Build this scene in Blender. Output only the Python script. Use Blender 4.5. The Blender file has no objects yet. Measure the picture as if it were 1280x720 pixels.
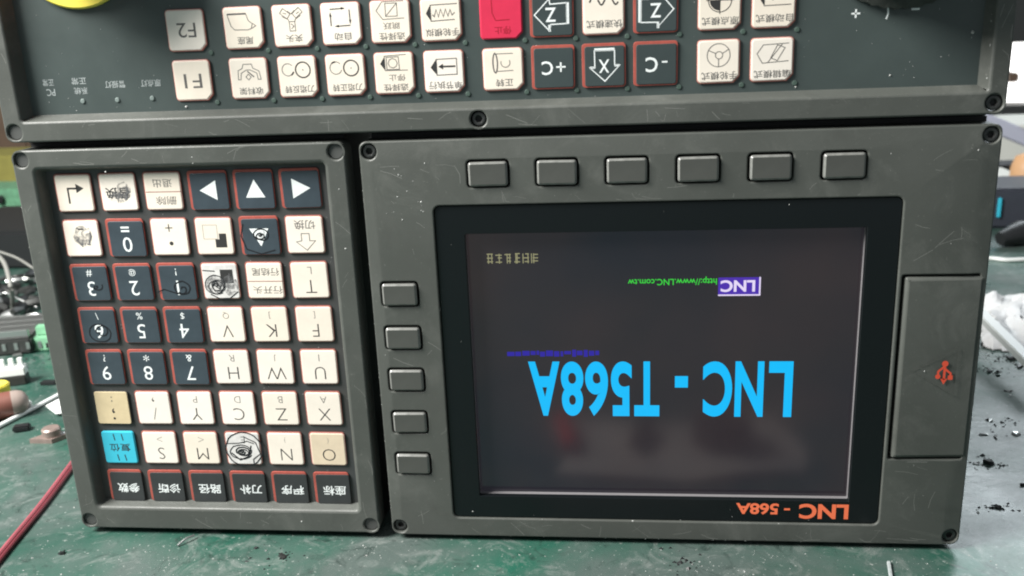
import bpy, bmesh, math, random
from mathutils import Vector, Matrix
from mathutils.geometry import delaunay_2d_cdt
random.seed(7)
PI = math.pi
sc = bpy.context.scene
col = sc.collection

# ------------------------------------------------------------------ camera
# The panel face is the plane Y = 0. "Panel millimetres": x to the right, y down, z into the panel.
BENCH = 155.0                                   # panel y of the bench top
def W(x, y, z=0.0):                             # panel millimetres -> world metres
    return Vector((x / 1000, z / 1000, (BENCH - y) / 1000))
RM = ((0.99373792, 0.04149623, 0.10374491), (-0.00990741, 0.95754804, -0.28810345), (-0.11129594, 0.28527148, 0.95196292))
def WD(v): return Vector((v[0], v[2], -v[1]))
cam = bpy.data.objects.new('camera', bpy.data.cameras.new('camera'))
col.objects.link(cam)
right, up, back = WD(RM[0]), -WD(RM[1]), -WD(RM[2])
CL = W(219.207, -64.078, -350.446)
cam.matrix_world = Matrix(((right.x, up.x, back.x, CL.x), (right.y, up.y, back.y, CL.y), (right.z, up.z, back.z, CL.z), (0, 0, 0, 1)))
cam.data.sensor_width = 36
cam.data.lens = 1165.27 / 1280 * 36
cam.data.clip_start = 0.01
cam.data.clip_end = 50
cam.data.dof.use_dof = True
cam.data.dof.focus_distance = 0.385
cam.data.dof.aperture_fstop = 15.0
sc.camera = cam
def on_bench(u, v, h=0.0):                      # a picture point carried out to the bench top (h mm above it)
    d = Vector([sum(RM[k][i] * ((u - 640) / 1165.27, (v - 360) / 1165.27, 1)[k] for k in range(3)) for i in range(3)])
    s = (BENCH - h + 64.078) / d.y
    return Vector(((219.207 + s * d.x) / 1000, (-350.446 + s * d.z) / 1000, h / 1000))
def at(u, v, Y):                                # a picture point carried out to the depth Y metres
    d = Vector([sum(RM[k][i] * ((u - 640) / 1165.27, (v - 360) / 1165.27, 1)[k] for k in range(3)) for i in range(3)])
    s = (Y * 1000 + 350.446) / d.z
    return W(219.207 + s * d.x, -64.078 + s * d.y, Y * 1000)

# ------------------------------------------------------------------ light and exposure
w = bpy.data.worlds.new('World'); sc.world = w; w.use_nodes = True
w.node_tree.nodes['Background'].inputs[0].default_value = (0.86, 0.94, 1.0, 1)
w.node_tree.nodes['Background'].inputs[1].default_value = 0.27
def area(name, loc, target, size, power, color, size_y=None):
    l = bpy.data.lights.new(name, 'AREA'); l.energy = power; l.color = color; l.size = size
    if size_y: l.shape = 'RECTANGLE'; l.size_y = size_y
    o = bpy.data.objects.new(name, l); col.objects.link(o); o.location = loc
    o.rotation_euler = (Vector(target) - Vector(loc)).to_track_quat('-Z', 'Y').to_euler()
    return o
area('ceiling_lamp', (-0.52, -0.30, 0.78), (0.10, 0, 0.10), 0.40, 31, (1.0, 0.98, 0.94))
area('window_light', (0.9, 1.5, 0.95), (0.35, 0.1, 0.0), 0.9, 12, (0.86, 0.95, 1.0), 0.6)
sc.view_settings.view_transform = 'Standard'
sc.view_settings.look = 'None'
sc.view_settings.exposure = 0.14
sc.view_settings.gamma = 1.0
sc.view_settings.use_curve_mapping = False
sc.cycles.max_bounces = 6
sc.cycles.use_denoising = True
sc.cycles.filter_width = 2.0

# ------------------------------------------------------------------ materials
def nod(m): return m.node_tree.nodes, m.node_tree.links
def mat(name, c, rough=0.5, spec=0.5, metal=0.0, emit=None, estr=0.0, var=0.0, vscale=60.0, bump=0.0, bscale=900.0, c2=None, rvar=0.0, coat=0.0):
    m = bpy.data.materials.new(name); m.use_nodes = True
    n, l = nod(m); b = n['Principled BSDF']
    b.inputs['Base Color'].default_value = (*c, 1)
    b.inputs['Roughness'].default_value = rough
    b.inputs['Specular IOR Level'].default_value = spec
    b.inputs['Metallic'].default_value = metal
    b.inputs['Coat Weight'].default_value = coat
    b.inputs['Coat Roughness'].default_value = 0.15
    if emit: b.inputs['Emission Color'].default_value = (*emit, 1); b.inputs['Emission Strength'].default_value = estr
    if var or bump or rvar:
        tc = n.new('ShaderNodeTexCoord')
    if var or rvar:
        t = n.new('ShaderNodeTexNoise'); t.inputs['Scale'].default_value = vscale; t.inputs['Detail'].default_value = 6; t.inputs['Roughness'].default_value = 0.65
        l.new(tc.outputs['Object'], t.inputs['Vector'])
    if var:
        r = n.new('ShaderNodeValToRGB')
        a = c2 or tuple(x * (1 - var) for x in c)
        r.color_ramp.elements[0].position = 0.3; r.color_ramp.elements[1].position = 0.7
        r.color_ramp.elements[0].color = (*a, 1); r.color_ramp.elements[1].color = (*c, 1)
        l.new(t.outputs['Fac'], r.inputs['Fac']); l.new(r.outputs['Color'], b.inputs['Base Color'])
    if rvar:
        mr = n.new('ShaderNodeMapRange'); mr.inputs['To Min'].default_value = rough - rvar; mr.inputs['To Max'].default_value = rough + rvar
        l.new(t.outputs['Fac'], mr.inputs['Value']); l.new(mr.outputs['Result'], b.inputs['Roughness'])
    if bump:
        t2 = n.new('ShaderNodeTexNoise'); t2.inputs['Scale'].default_value = bscale; t2.inputs['Detail'].default_value = 3
        l.new(tc.outputs['Object'], t2.inputs['Vector'])
        bp = n.new('ShaderNodeBump'); bp.inputs['Strength'].default_value = bump; bp.inputs['Distance'].default_value = 0.0004
        l.new(t2.outputs['Fac'], bp.inputs['Height']); l.new(bp.outputs['Normal'], b.inputs['Normal'])
    return m
M = {}
def per_key(m, lo, tint):                       # every key has aged a little differently
    n, l = nod(m); b = n['Principled BSDF']; src = b.inputs['Base Color'].links[0].from_socket
    oi = n.new('ShaderNodeObjectInfo'); r = n.new('ShaderNodeValToRGB')
    r.color_ramp.elements[0].color = (lo, lo * .97, lo * .92, 1); r.color_ramp.elements[1].color = (1, 1, 1, 1)
    e = r.color_ramp.elements.new(0.3); e.color = (*tint, 1)
    x = n.new('ShaderNodeMix'); x.data_type = 'RGBA'; x.blend_type = 'MULTIPLY'; x.inputs[0].default_value = 1
    l.new(oi.outputs['Random'], r.inputs['Fac']); l.new(src, x.inputs[6]); l.new(r.outputs['Color'], x.inputs[7]); l.new(x.outputs[2], b.inputs['Base Color'])
def frame_mat():
    m = mat('grey_plastic', (0.1, 0.1, 0.1), 0.46, 0.45, bump=0.16, bscale=2400)
    n, l = nod(m); b = n['Principled BSDF']; tc = n.new('ShaderNodeTexCoord')
    def nz(sc_, det, r_, d_=0.0):
        t = n.new('ShaderNodeTexNoise'); t.inputs['Scale'].default_value = sc_; t.inputs['Detail'].default_value = det; t.inputs['Roughness'].default_value = r_; t.inputs['Distortion'].default_value = d_
        l.new(tc.outputs['Object'], t.inputs['Vector']); return t
    def rp(t, p0, p1, c0, c1):
        r = n.new('ShaderNodeValToRGB'); e = r.color_ramp.elements; e[0].position = p0; e[1].position = p1; e[0].color = (*c0, 1); e[1].color = (*c1, 1)
        l.new(t.outputs['Fac'], r.inputs['Fac']); return r.outputs['Color']
    def mx(f, a, c):
        x = n.new('ShaderNodeMix'); x.data_type = 'RGBA'; l.new(f, x.inputs[0]); l.new(a, x.inputs[6]); x.inputs[7].default_value = (*c, 1); return x.outputs[2]
    c = rp(nz(26, 6, 0.6), 0.3, 0.7, (0.064, 0.069, 0.062), (0.081, 0.087, 0.079))
    c = mx(rp(nz(48, 8, 0.72, 0.6), 0.52, 0.80, (0, 0, 0), (0.32, 0.32, 0.32)), c, (0.20, 0.205, 0.19))      # dusty film
    c = mx(rp(nz(950, 3, 0.6), 0.66, 0.76, (0, 0, 0), (0.30, 0.30, 0.30)), c, (0.26, 0.26, 0.24))           # fine pale grit
    c = mx(rp(nz(30, 5, 0.7, 1.2), 0.58, 0.74, (0, 0, 0), (0.35, 0.35, 0.35)), c, (0.045, 0.046, 0.042))    # greasy finger marks
    l.new(c, b.inputs['Base Color'])
    l.new(rp(nz(34, 6, 0.65, 0.8), 0.3, 0.72, (0.36, 0.36, 0.36), (0.58, 0.58, 0.58)), b.inputs['Roughness'])
    return m
M['frame'] = frame_mat()
M['housing'] = mat('black_sheet_metal', (0.012, 0.012, 0.012), 0.6)
M['membrane_key'] = mat('dark_membrane', (0.062, 0.058, 0.055), 0.42, 0.45, var=0.25, vscale=45, c2=(0.05, 0.055, 0.057), rvar=0.08)
M['membrane_op'] = mat('green_grey_membrane', (0.058, 0.076, 0.073), 0.36, 0.5, var=0.22, vscale=22, rvar=0.10)
M['cream'] = mat('cream_key_print', (0.86, 0.80, 0.73), 0.4, 0.4, var=0.10, vscale=90, rvar=0.08)
per_key(M['cream'], 0.94, (0.97, 0.94, 0.88))
M['aged'] = mat('yellowed_key_print', (0.66, 0.54, 0.34), 0.4, 0.4, var=0.18, vscale=120)
M['tan'] = mat('tan_key_print', (0.74, 0.62, 0.46), 0.4, 0.4, var=0.15, vscale=120)
M['greasy'] = mat('greyed_key_print', (0.78, 0.76, 0.74), 0.35, 0.4, var=0.30, vscale=260)
M['dark_key'] = mat('blue_grey_key_print', (0.050, 0.068, 0.084), 0.33, 0.5, var=0.3, vscale=90)
M['dark_op'] = mat('slate_key_print', (0.046, 0.062, 0.063), 0.33, 0.5, var=0.15, vscale=100)
M['brown_key'] = mat('grey_brown_key_print', (0.045, 0.048, 0.050), 0.35, 0.5, var=0.3, vscale=80)
M['red_line'] = mat('orange_red_print', (0.46, 0.105, 0.080), 0.42, 0.4, var=0.35, vscale=150)
M['halo'] = mat('pale_pink_print', (0.78, 0.56, 0.49), 0.42, 0.4, var=0.15, vscale=150)
M['pink_line'] = mat('pale_red_print', (0.36, 0.115, 0.09), 0.45, 0.4, var=0.35, vscale=150)
M['red_key'] = mat('crimson_key_print', (0.66, 0.030, 0.082), 0.4, 0.4, var=0.15, vscale=120)
M['cyan_key'] = mat('sky_blue_key_print', (0.05, 0.50, 0.66), 0.4, 0.4, var=0.1, vscale=120)
M['ink'] = mat('black_print', (0.035, 0.035, 0.035), 0.5, 0.3)
M['ink_soft'] = mat('grey_print', (0.12, 0.115, 0.11), 0.5, 0.3)
M['ink_dim'] = mat('faded_print', (0.32, 0.30, 0.27), 0.5, 0.3)
M['white'] = mat('white_print', (0.80, 0.84, 0.84), 0.5, 0.3)
M['white_dim'] = mat('worn_white_print', (0.42, 0.46, 0.46), 0.5, 0.3, var=0.35, vscale=500)
M['pen'] = mat('black_marker', (0.012, 0.012, 0.016), 0.35, 0.5)
M['smudge'] = mat('grey_grease', (0.30, 0.30, 0.31), 0.35, 0.5, var=0.4, vscale=400)
def grease(name, c, amt):
    m = mat(name, c, 0.35); n, l = nod(m); b = n['Principled BSDF']; tr = n.new('ShaderNodeBsdfTransparent'); mx = n.new('ShaderNodeMixShader')
    tc = n.new('ShaderNodeTexCoord'); t = n.new('ShaderNodeTexNoise'); t.inputs['Scale'].default_value = 420; t.inputs['Detail'].default_value = 4; t.inputs['Distortion'].default_value = 1.2
    mr = n.new('ShaderNodeMapRange'); mr.inputs['From Min'].default_value = 0.38; mr.inputs['From Max'].default_value = 0.68; mr.inputs['To Max'].default_value = amt
    l.new(tc.outputs['Object'], t.inputs['Vector']); l.new(t.outputs['Fac'], mr.inputs['Value']); l.new(mr.outputs['Result'], mx.inputs['Fac'])
    l.new(tr.outputs[0], mx.inputs[1]); l.new(b.outputs[0], mx.inputs[2]); l.new(mx.outputs[0], n['Material Output'].inputs['Surface'])
    return m
M['smudge'] = grease('grey_grease', (0.16, 0.16, 0.165), 0.85)
M['darkred_ink'] = mat('dark_red_print', (0.32, 0.008, 0.02), 0.5, 0.3)
M['bezel'] = mat('black_gloss_bezel', (0.006, 0.008, 0.009), 0.24, 0.32, rvar=0.05, vscale=30)
M['lip'] = mat('grey_metal_lip', (0.26, 0.25, 0.26), 0.4, 0.5, metal=0.3)
M['orange'] = mat('orange_print', (0.90, 0.19, 0.085), 0.5, 0.3)
M['usb'] = mat('red_orange_print', (0.60, 0.075, 0.04), 0.5, 0.3)
M['screw'] = mat('black_screw', (0.085, 0.088, 0.086), 0.34, 0.6, metal=0.6, var=0.6, vscale=900)
M['plug'] = mat('grey_plug', (0.075, 0.078, 0.075), 0.5, 0.4)
M['rubber'] = mat('grey_rubber', (0.078, 0.081, 0.074), 0.40, 0.5, var=0.22, vscale=60)
M['rubber_edge'] = mat('worn_highlit_button_edge', (0.24, 0.245, 0.23), 0.30, 0.5, var=0.55, vscale=180)  # worn bevel edge, its highlight painted in as a paler colour
M['led'] = mat('green_lens', (0.062, 0.095, 0.08), 0.6, 0.3)
M['led_dim'] = mat('pale_lens', (0.17, 0.21, 0.20), 0.6, 0.3)
M['yellow'] = mat('yellow_plastic', (0.74, 0.64, 0.09), 0.45, 0.4, var=0.08, vscale=60)
M['red_plastic'] = mat('red_plastic', (0.6, 0.02, 0.02), 0.35)
M['knob'] = mat('dark_knob', (0.055, 0.06, 0.055), 0.5, 0.4, var=0.5, vscale=260, bump=0.5, bscale=700)
M['speck'] = mat('pale_dust', (0.62, 0.63, 0.61), 0.6, var=0.6, vscale=700)
M['scratch'] = mat('rubbed_plastic', (0.22, 0.225, 0.21), 0.4, 0.4)
M['bag'] = mat('white_plastic_bag', (0.80, 0.80, 0.80), 0.5, 0.4)
M['white_plastic'] = mat('white_plastic', (0.78, 0.80, 0.78), 0.4)
M['black_plastic'] = mat('black_plastic', (0.014, 0.015, 0.016), 0.4)
M['steel'] = mat('bright_steel', (0.55, 0.56, 0.55), 0.3, metal=0.9)
M['dark_steel'] = mat('dark_metal', (0.06, 0.062, 0.06), 0.4, metal=0.5)
M['rag'] = mat('reflection_rag', (0.44, 0.41, 0.38), 0.9, var=0.25, vscale=40)
M['pcb'] = mat('green_circuit_board', (0.17, 0.40, 0.24), 0.4, var=0.5, vscale=160)
M['mint'] = mat('pale_green_plastic', (0.24, 0.52, 0.32), 0.45, var=0.3, vscale=200)
M['brown_tip'] = mat('brown_rubber', (0.20, 0.075, 0.055), 0.5, var=0.3, vscale=60)
M['grey_tip'] = mat('greyish_tip', (0.30, 0.24, 0.21), 0.5)
M['dull_brass'] = mat('dull_pinkish_metal', (0.34, 0.26, 0.23), 0.4, metal=0.35, var=0.3, vscale=200)
M['wire_pink'] = mat('faded_red_insulation', (0.34, 0.085, 0.105), 0.42, var=0.3, vscale=80)
M['wire_dark'] = mat('dark_red_insulation', (0.13, 0.022, 0.03), 0.45)
M['wire_grey'] = mat('grey_insulation', (0.24, 0.24, 0.22), 0.45)
M['olive'] = mat('olive_yellow_plastic', (0.34, 0.31, 0.08), 0.5, var=0.3, vscale=30)
M['card'] = mat('brown_cardboard', (0.16, 0.105, 0.07), 0.75, var=0.25, vscale=20)
M['box_violet'] = mat('slate_plastic', (0.050, 0.055, 0.072), 0.45, var=0.3, vscale=14)
M['lavender'] = mat('lavender_white_plastic', (0.52, 0.53, 0.64), 0.4)
M['offwhite'] = mat('off_white_plastic', (0.72, 0.72, 0.67), 0.5)
M['peach'] = mat('peach_plastic', (0.72, 0.42, 0.22), 0.5, var=0.2, vscale=20)
M['wall'] = mat('grey_plaster', (0.36, 0.36, 0.34), 0.85, var=0.15, vscale=3)
M['daylight'] = mat('bright_daylight', (0.8, 0.8, 0.8), 0.5, emit=(1.0, 0.98, 0.95), estr=2.2)
M['text_cyan'] = mat('cyan_pixels', (0, 0, 0), 0.3, emit=(0.006, 0.50, 0.96), estr=0.92)
M['text_purple'] = mat('violet_pixels', (0, 0, 0), 0.3, emit=(0.09, 0.035, 0.50), estr=0.75)
M['text_white'] = mat('white_pixels', (0, 0, 0), 0.3, emit=(0.85, 0.75, 1.0), estr=0.85)
M['text_green'] = mat('green_pixels', (0, 0, 0), 0.3, emit=(0.05, 0.70, 0.06), estr=0.85)
M['text_blue'] = mat('blue_pixels', (0, 0, 0), 0.3, emit=(0.035, 0.022, 0.42), estr=0.75)
M['text_yellow'] = mat('pale_yellow_pixels', (0, 0, 0), 0.3, emit=(0.62, 0.60, 0.34), estr=0.42)
def lcd_mat():                                  # uneven backlight leak, also painting in brown and blue reflection tones, under a satin polariser
    m = mat('lit_black_lcd', (0.010, 0.009, 0.011), 0.16, 0.6)
    n, l = nod(m); b = n['Principled BSDF']
    tc = n.new('ShaderNodeTexCoord'); t = n.new('ShaderNodeTexNoise'); t.inputs['Scale'].default_value = 11; t.inputs['Detail'].default_value = 3
    r = n.new('ShaderNodeValToRGB')
    r.color_ramp.elements[0].position = 0.35; r.color_ramp.elements[1].position = 0.68
    r.color_ramp.elements[0].color = (0.015, 0.017, 0.025, 1); r.color_ramp.elements[1].color = (0.044, 0.030, 0.031, 1)
    l.new(tc.outputs['Object'], t.inputs['Vector']); l.new(t.outputs['Fac'], r.inputs['Fac']); l.new(r.outputs['Color'], b.inputs['Emission Color'])
    b.inputs['Emission Strength'].default_value = 0.6
    return m
M['lcd'] = lcd_mat()
def bench_mat():
    m = bpy.data.materials.new('dirty_green_mat'); m.use_nodes = True
    n, l = nod(m); b = n['Principled BSDF']
    tc = n.new('ShaderNodeTexCoord')
    def noise(scale, det, rough=0.6, dist=0.0):
        t = n.new('ShaderNodeTexNoise'); t.inputs['Scale'].default_value = scale; t.inputs['Detail'].default_value = det
        t.inputs['Roughness'].default_value = rough; t.inputs['Distortion'].default_value = dist
        l.new(tc.outputs['Object'], t.inputs['Vector']); return t
    def ramp(src, p0, p1, c0=(0, 0, 0, 1), c1=(1, 1, 1, 1)):
        r = n.new('ShaderNodeValToRGB'); r.color_ramp.elements[0].position = p0; r.color_ramp.elements[1].position = p1
        r.color_ramp.elements[0].color = c0; r.color_ramp.elements[1].color = c1
        l.new(src.outputs['Fac'], r.inputs['Fac']); return r
    def mix(fac, a, bcol, f=1.0):
        x = n.new('ShaderNodeMix'); x.data_type = 'RGBA'
        if f != 1.0:
            mu = n.new('ShaderNodeMath'); mu.operation = 'MULTIPLY'; mu.inputs[1].default_value = f
            l.new(fac.outputs['Color'], mu.inputs[0]); l.new(mu.outputs[0], x.inputs[0])
        else: l.new(fac.outputs['Color'], x.inputs[0])
        l.new(a, x.inputs[6])
        if isinstance(bcol, tuple): x.inputs[7].default_value = bcol
        else: l.new(bcol, x.inputs[7])
        return x.outputs[2]
    base = ramp(noise(9, 5), 0.3, 0.7, (0.010, 0.052, 0.037, 1), (0.018, 0.098, 0.066, 1)).outputs['Color']
    c = mix(ramp(noise(13, 7, 0.62, 0.4), 0.38, 0.64), base, (0.092, 0.112, 0.106, 1), 0.85)     # grey film of dust
    c = mix(ramp(noise(46, 8, 0.72, 1.4), 0.53, 0.68), c, (0.20, 0.22, 0.21, 1), 0.6)            # smears
    c = mix(ramp(noise(58, 6, 0.7, 1.5), 0.56, 0.68), c, (0.012, 0.024, 0.020, 1), 0.65)         # dark oil spots
    c = mix(ramp(noise(420, 3, 0.6), 0.64, 0.72), c, (0.40, 0.42, 0.40, 1), 0.55)               # pale crumbs rubbed in
    l.new(c, b.inputs['Base Color'])
    rr = ramp(noise(20, 6), 0.3, 0.7, (0.20, 0.20, 0.20, 1), (0.44, 0.44, 0.44, 1)); l.new(rr.outputs['Color'], b.inputs['Roughness'])
    bp = n.new('ShaderNodeBump'); bp.inputs['Strength'].default_value = 0.25; bp.inputs['Distance'].default_value = 0.0008
    l.new(noise(180, 5, 0.65).outputs['Fac'], bp.inputs['Height']); l.new(bp.outputs['Normal'], b.inputs['Normal'])
    return m
M['bench'] = bench_mat()

# ------------------------------------------------------------------ mesh helpers (panel axes, millimetres)
class MB:
    def __init__(s): s.v = []; s.f = []; s.mi = []; s.k = 0
    def add(s, vs, fs):
        o = len(s.v); s.v += [tuple(p) for p in vs]; s.f += [tuple(i + o for i in f) for f in fs]; s.mi += [s.k] * len(fs)
    def mesh(s, name, mats, smooth=None):
        me = bpy.data.meshes.new(name)
        me.from_pydata([(x / 1000, z / 1000, -y / 1000) for x, y, z in s.v], [], s.f)
        for m in (mats if isinstance(mats, (list, tuple)) else [mats]): me.materials.append(m)
        for p, k in zip(me.polygons, s.mi): p.material_index = k
        bm = bmesh.new(); bm.from_mesh(me)
        bmesh.ops.recalc_face_normals(bm, faces=bm.faces); bm.to_mesh(me); bm.free()
        if smooth:
            for p in me.polygons: p.use_smooth = True
            me.set_sharp_from_angle(angle=math.radians(smooth))
        me.update()
        return me
def link(name, me, parent=None, loc=(0, 0, 0), kind=None, label=None):
    o = bpy.data.objects.new(name, me); col.objects.link(o)
    o.location = (loc[0] / 1000, loc[2] / 1000, -loc[1] / 1000)
    if parent: o.parent = parent
    if kind: o['kind'] = kind
    if label: o['label'] = label
    return o
def root(name, label, cat, x, y, z, group=None):        # Empty at panel point; children are laid out relative to it
    o = bpy.data.objects.new(name, None); col.objects.link(o); o.location = W(x, y, z); o.empty_display_size = 0.01
    o['label'] = label; o['category'] = cat
    if group: o['group'] = group
    return o
def rrect(x0, y0, x1, y1, r=1.0, n=4, cham=None):
    P = []
    rs = [r] * 4                                         # order: TL, TR, BR, BL (picture orientation)
    for i, (cx, cy, a0) in enumerate(((x0 + r, y0 + r, PI), (x1 - r, y0 + r, 1.5 * PI), (x1 - r, y1 - r, 0), (x0 + r, y1 - r, 0.5 * PI))):
        if cham and i == 2: P += [(x1, y1 - cham), (x1 - cham, y1)]; continue
        for k in range(n + 1):
            a = a0 + k / n * PI / 2
            P.append((cx + r * math.cos(a), cy + r * math.sin(a)))
    return P
def circ(x, y, r, n=20): return [(x + r * math.cos(2 * PI * k / n), y + r * math.sin(2 * PI * k / n)) for k in range(n)]
def offs(P, d):                                          # move a closed contour to its left-hand inside by d (miter)
    A = sum(P[i][0] * P[(i + 1) % len(P)][1] - P[(i + 1) % len(P)][0] * P[i][1] for i in range(len(P)))
    sg = 1 if A > 0 else -1
    R = []
    for i in range(len(P)):
        a, b, c = Vector(P[i - 1]), Vector(P[i]), Vector(P[(i + 1) % len(P)])
        e1 = (b - a); e2 = (c - b)
        if e1.length < 1e-9: e1 = e2
        if e2.length < 1e-9: e2 = e1
        e1.normalize(); e2.normalize()
        n1 = Vector((-e1.y, e1.x)) * sg; n2 = Vector((-e2.y, e2.x)) * sg
        m = (n1 + n2); m.normalize()
        R.append(tuple(b + m * (d / max(0.4, m.dot(n1)))))
    return R
def plate(mb, outer, holes, zf, zb, bev=0.5, seg=2, back=False, draft=0.0, dz=5.0, lip=None):
    """a sheet with rounded front edges: front at zf, back at zb (zb > zf)"""
    loops = [outer] + list(holes)
    caps = []
    for j, P in enumerate(loops):
        rings = [(offs(P, draft), dz), ] if (draft and j == 1) else [(P, zb)]
        for k in range(seg + 1):
            a = k / seg * PI / 2
            q_ = lip if (lip and j == 1) else bev
            d = q_ * (1 - math.cos(a)); z = zf + q_ * (1 - math.sin(a))
            rings.append((offs(P, d if j == 0 else -d) if d > 1e-9 else P, z))
        n = len(P); vs = [(x, y, z) for R, z in rings for x, y in R]; fs = []
        for r in range(len(rings) - 1):
            for i in range(n):
                i2 = (i + 1) % n
                fs.append((r * n + i, r * n + i2, (r + 1) * n + i2, (r + 1) * n + i))
        mb.add(vs, fs)
        caps.append(rings[-1][0])
    for C, z in [(caps, zf)] + ([(loops, zb)] if back else []):
        flat = []; ed = []
        for L in C:
            o = len(flat); flat += [Vector(p) for p in L]; ed += [(o + i, o + (i + 1) % len(L)) for i in range(len(L))]
        r = delaunay_2d_cdt(flat, ed, [], 1, 1e-5)
        def inside(t):
            cx = sum(r[0][i].x for i in t) / 3; cy = sum(r[0][i].y for i in t) / 3; k = 0
            for a, b in ed:
                (x1, y1), (x2, y2) = flat[a], flat[b]
                if (y1 > cy) != (y2 > cy) and cx < (x2 - x1) * (cy - y1) / (y2 - y1) + x1: k += 1
            return k % 2
        mb.add([(p.x, p.y, z) for p in r[0]], [tuple(t) for t in r[2] if inside(t)])
def box(mb, x0, y0, z0, x1, y1, z1):
    mb.add([(x0, y0, z0), (x1, y0, z0), (x1, y1, z0), (x0, y1, z0), (x0, y0, z1), (x1, y0, z1), (x1, y1, z1), (x0, y1, z1)],
           [(0, 1, 2, 3), (4, 7, 6, 5), (0, 4, 5, 1), (1, 5, 6, 2), (2, 6, 7, 3), (3, 7, 4, 0)])
def disc(mb, P, z):
    mb.add([(x, y, z) for x, y in P], [tuple(range(len(P)))])
def stroke(mb, pts, wd, z, closed=False):                # a flat printed line
    pts = [Vector(p) for p in pts]
    n = len(pts)
    if closed: pts = pts + [pts[0]]; n += 1
    Lf = []; Rt = []
    for i in range(n):
        a = pts[i - 1] if i else (pts[-2] if closed else pts[0]); b = pts[i]; c = pts[i + 1] if i < n - 1 else (pts[1] if closed else pts[-1])
        e1 = b - a; e2 = c - b
        if e1.length < 1e-9: e1 = e2.copy()
        if e2.length < 1e-9: e2 = e1.copy()
        e1.normalize(); e2.normalize(); t = e1 + e2
        if t.length < 1e-6: t = e1.copy()
        t.normalize(); nn = Vector((-t.y, t.x)); k = wd / 2 / max(0.5, nn.dot(Vector((-e1.y, e1.x))))
        Lf.append(b + nn * k); Rt.append(b - nn * k)
    mb.add([(p.x, p.y, z) for p in Lf + Rt], [(i, i + 1, n + i + 1, n + i) for i in range(n - 1)])
_fc = {}
def glyphs(s, off=0.0):
    if (s, off) not in _fc:
        cu = bpy.data.curves.new('t', 'FONT'); cu.body = s; cu.size = 1.0; cu.resolution_u = 9 if off >= 0.02 else 3; cu.offset = off
        ob = bpy.data.objects.new('t', cu); col.objects.link(ob)
        bpy.context.view_layer.update()
        dg = bpy.context.evaluated_depsgraph_get()
        me = bpy.data.meshes.new_from_object(ob.evaluated_get(dg))
        V = [(v.co.x, v.co.y) for v in me.vertices]; F = [tuple(p.vertices) for p in me.polygons]
        bpy.data.objects.remove(ob); bpy.data.curves.remove(cu); bpy.data.meshes.remove(me)
        xs = [v[0] for v in V]; ys = [v[1] for v in V]
        cx = (min(xs) + max(xs)) / 2; cy = (min(ys) + max(ys)) / 2
        _fc[(s, off)] = ([(x - cx, y - cy) for x, y in V], F, max(xs) - min(xs), max(ys) - min(ys))
    return _fc[(s, off)]
def text(mb, s, cx, cy, h, z, wd=None, off=0.0, upright=False):   # turned upside down like the whole panel
    V, F, gw, gh = glyphs(s, off)
    ky = h / gh; kx = wd / gw if wd else ky
    q = 1 if upright else -1
    mb.add([(cx + q * x * kx, cy - q * y * ky, z) for x, y in V], F)

# ------------------------------------------------------------------ the bench
mb = MB(); box(mb, -1500, BENCH, -700, 1900, BENCH + 30, 1000)
me = mb.mesh('workbench', M['bench'])
for v in me.vertices: v.co.z += BENCH / 1000
wb = link('workbench', me, kind='structure')

# ------------------------------------------------------------------ shared pieces
def screw_mesh():
    mb = MB(); plate(mb, circ(0, 0, 2.7, 20), [circ(0, 0, 1.35, 6)], 0, 2.5, 0.45, 2)
    mb.k = 1; disc(mb, circ(0, 0, 1.5, 6), 1.5)
    return mb.mesh('screw', [M['screw'], M['housing']], 40)
SCREW = screw_mesh()
mbp = MB(); plate(mbp, circ(0, 0, 2.95, 22), [], 0, 2.5, 0.25, 2); PLUG = mbp.mesh('hole_plug', M['plug'], 40)
mbl = MB(); plate(mbl, circ(0, 0, 1.0, 14), [], 0, 0.6, 0.3, 2); LED = mbl.mesh('indicator_light', M['led'], 40)
mbl = MB(); plate(mbl, circ(0, 0, 1.0, 14), [], 0, 0.6, 0.3, 2); LEDD = mbl.mesh('indicator_lens', M['led_dim'], 40)
def hole_cup(mb, x, y, r, z0, z1, n=20):                 # the floor of a screw hole
    disc(mb, circ(x, y, r + 0.2, n), z1)

def bevelled_margin(mb, x0, y0, x1, y1, mt, ml, mr, mbm, drop): pass

# key blanks, shared by alike keys -------------------------------------------------
def key_mesh(name, w_, h_, face, rim, cham=None, dx=0.0, dy=0.0, rw=0.4, rs=0.3, hgt=0.45, r=1.0, halo=None):
    """rim print (slightly out of register) and a softly raised face; z = 0 is the face"""
    mb = MB(); mb.k = 0
    plate(mb, rrect(-w_ / 2 + dx, -h_ / 2 + dy, w_ / 2 + dx, h_ / 2 + dy, r, 4, cham), [], 0, hgt, 0.22, 2)
    mb.k = 1
    plate(mb, rrect(-w_ / 2 - rw, -h_ / 2 - rw, w_ / 2 + rs, h_ / 2 + rs, r + 0.3, 4, cham), [], hgt - 0.16, hgt + 0.3, 0.14, 2)
    ms = [M[face], M[rim]]
    if halo:
        mb.k = 2; ms.append(M[halo]); e = 0.34
        plate(mb, rrect(-w_ / 2 + dx - e, -h_ / 2 + dy - e, w_ / 2 + dx + e * .7, h_ / 2 + dy + e * .7, r + 0.2, 4, cham), [], 0.16, hgt, 0.14, 2)
    return mb.mesh(name, ms, 35)

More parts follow.
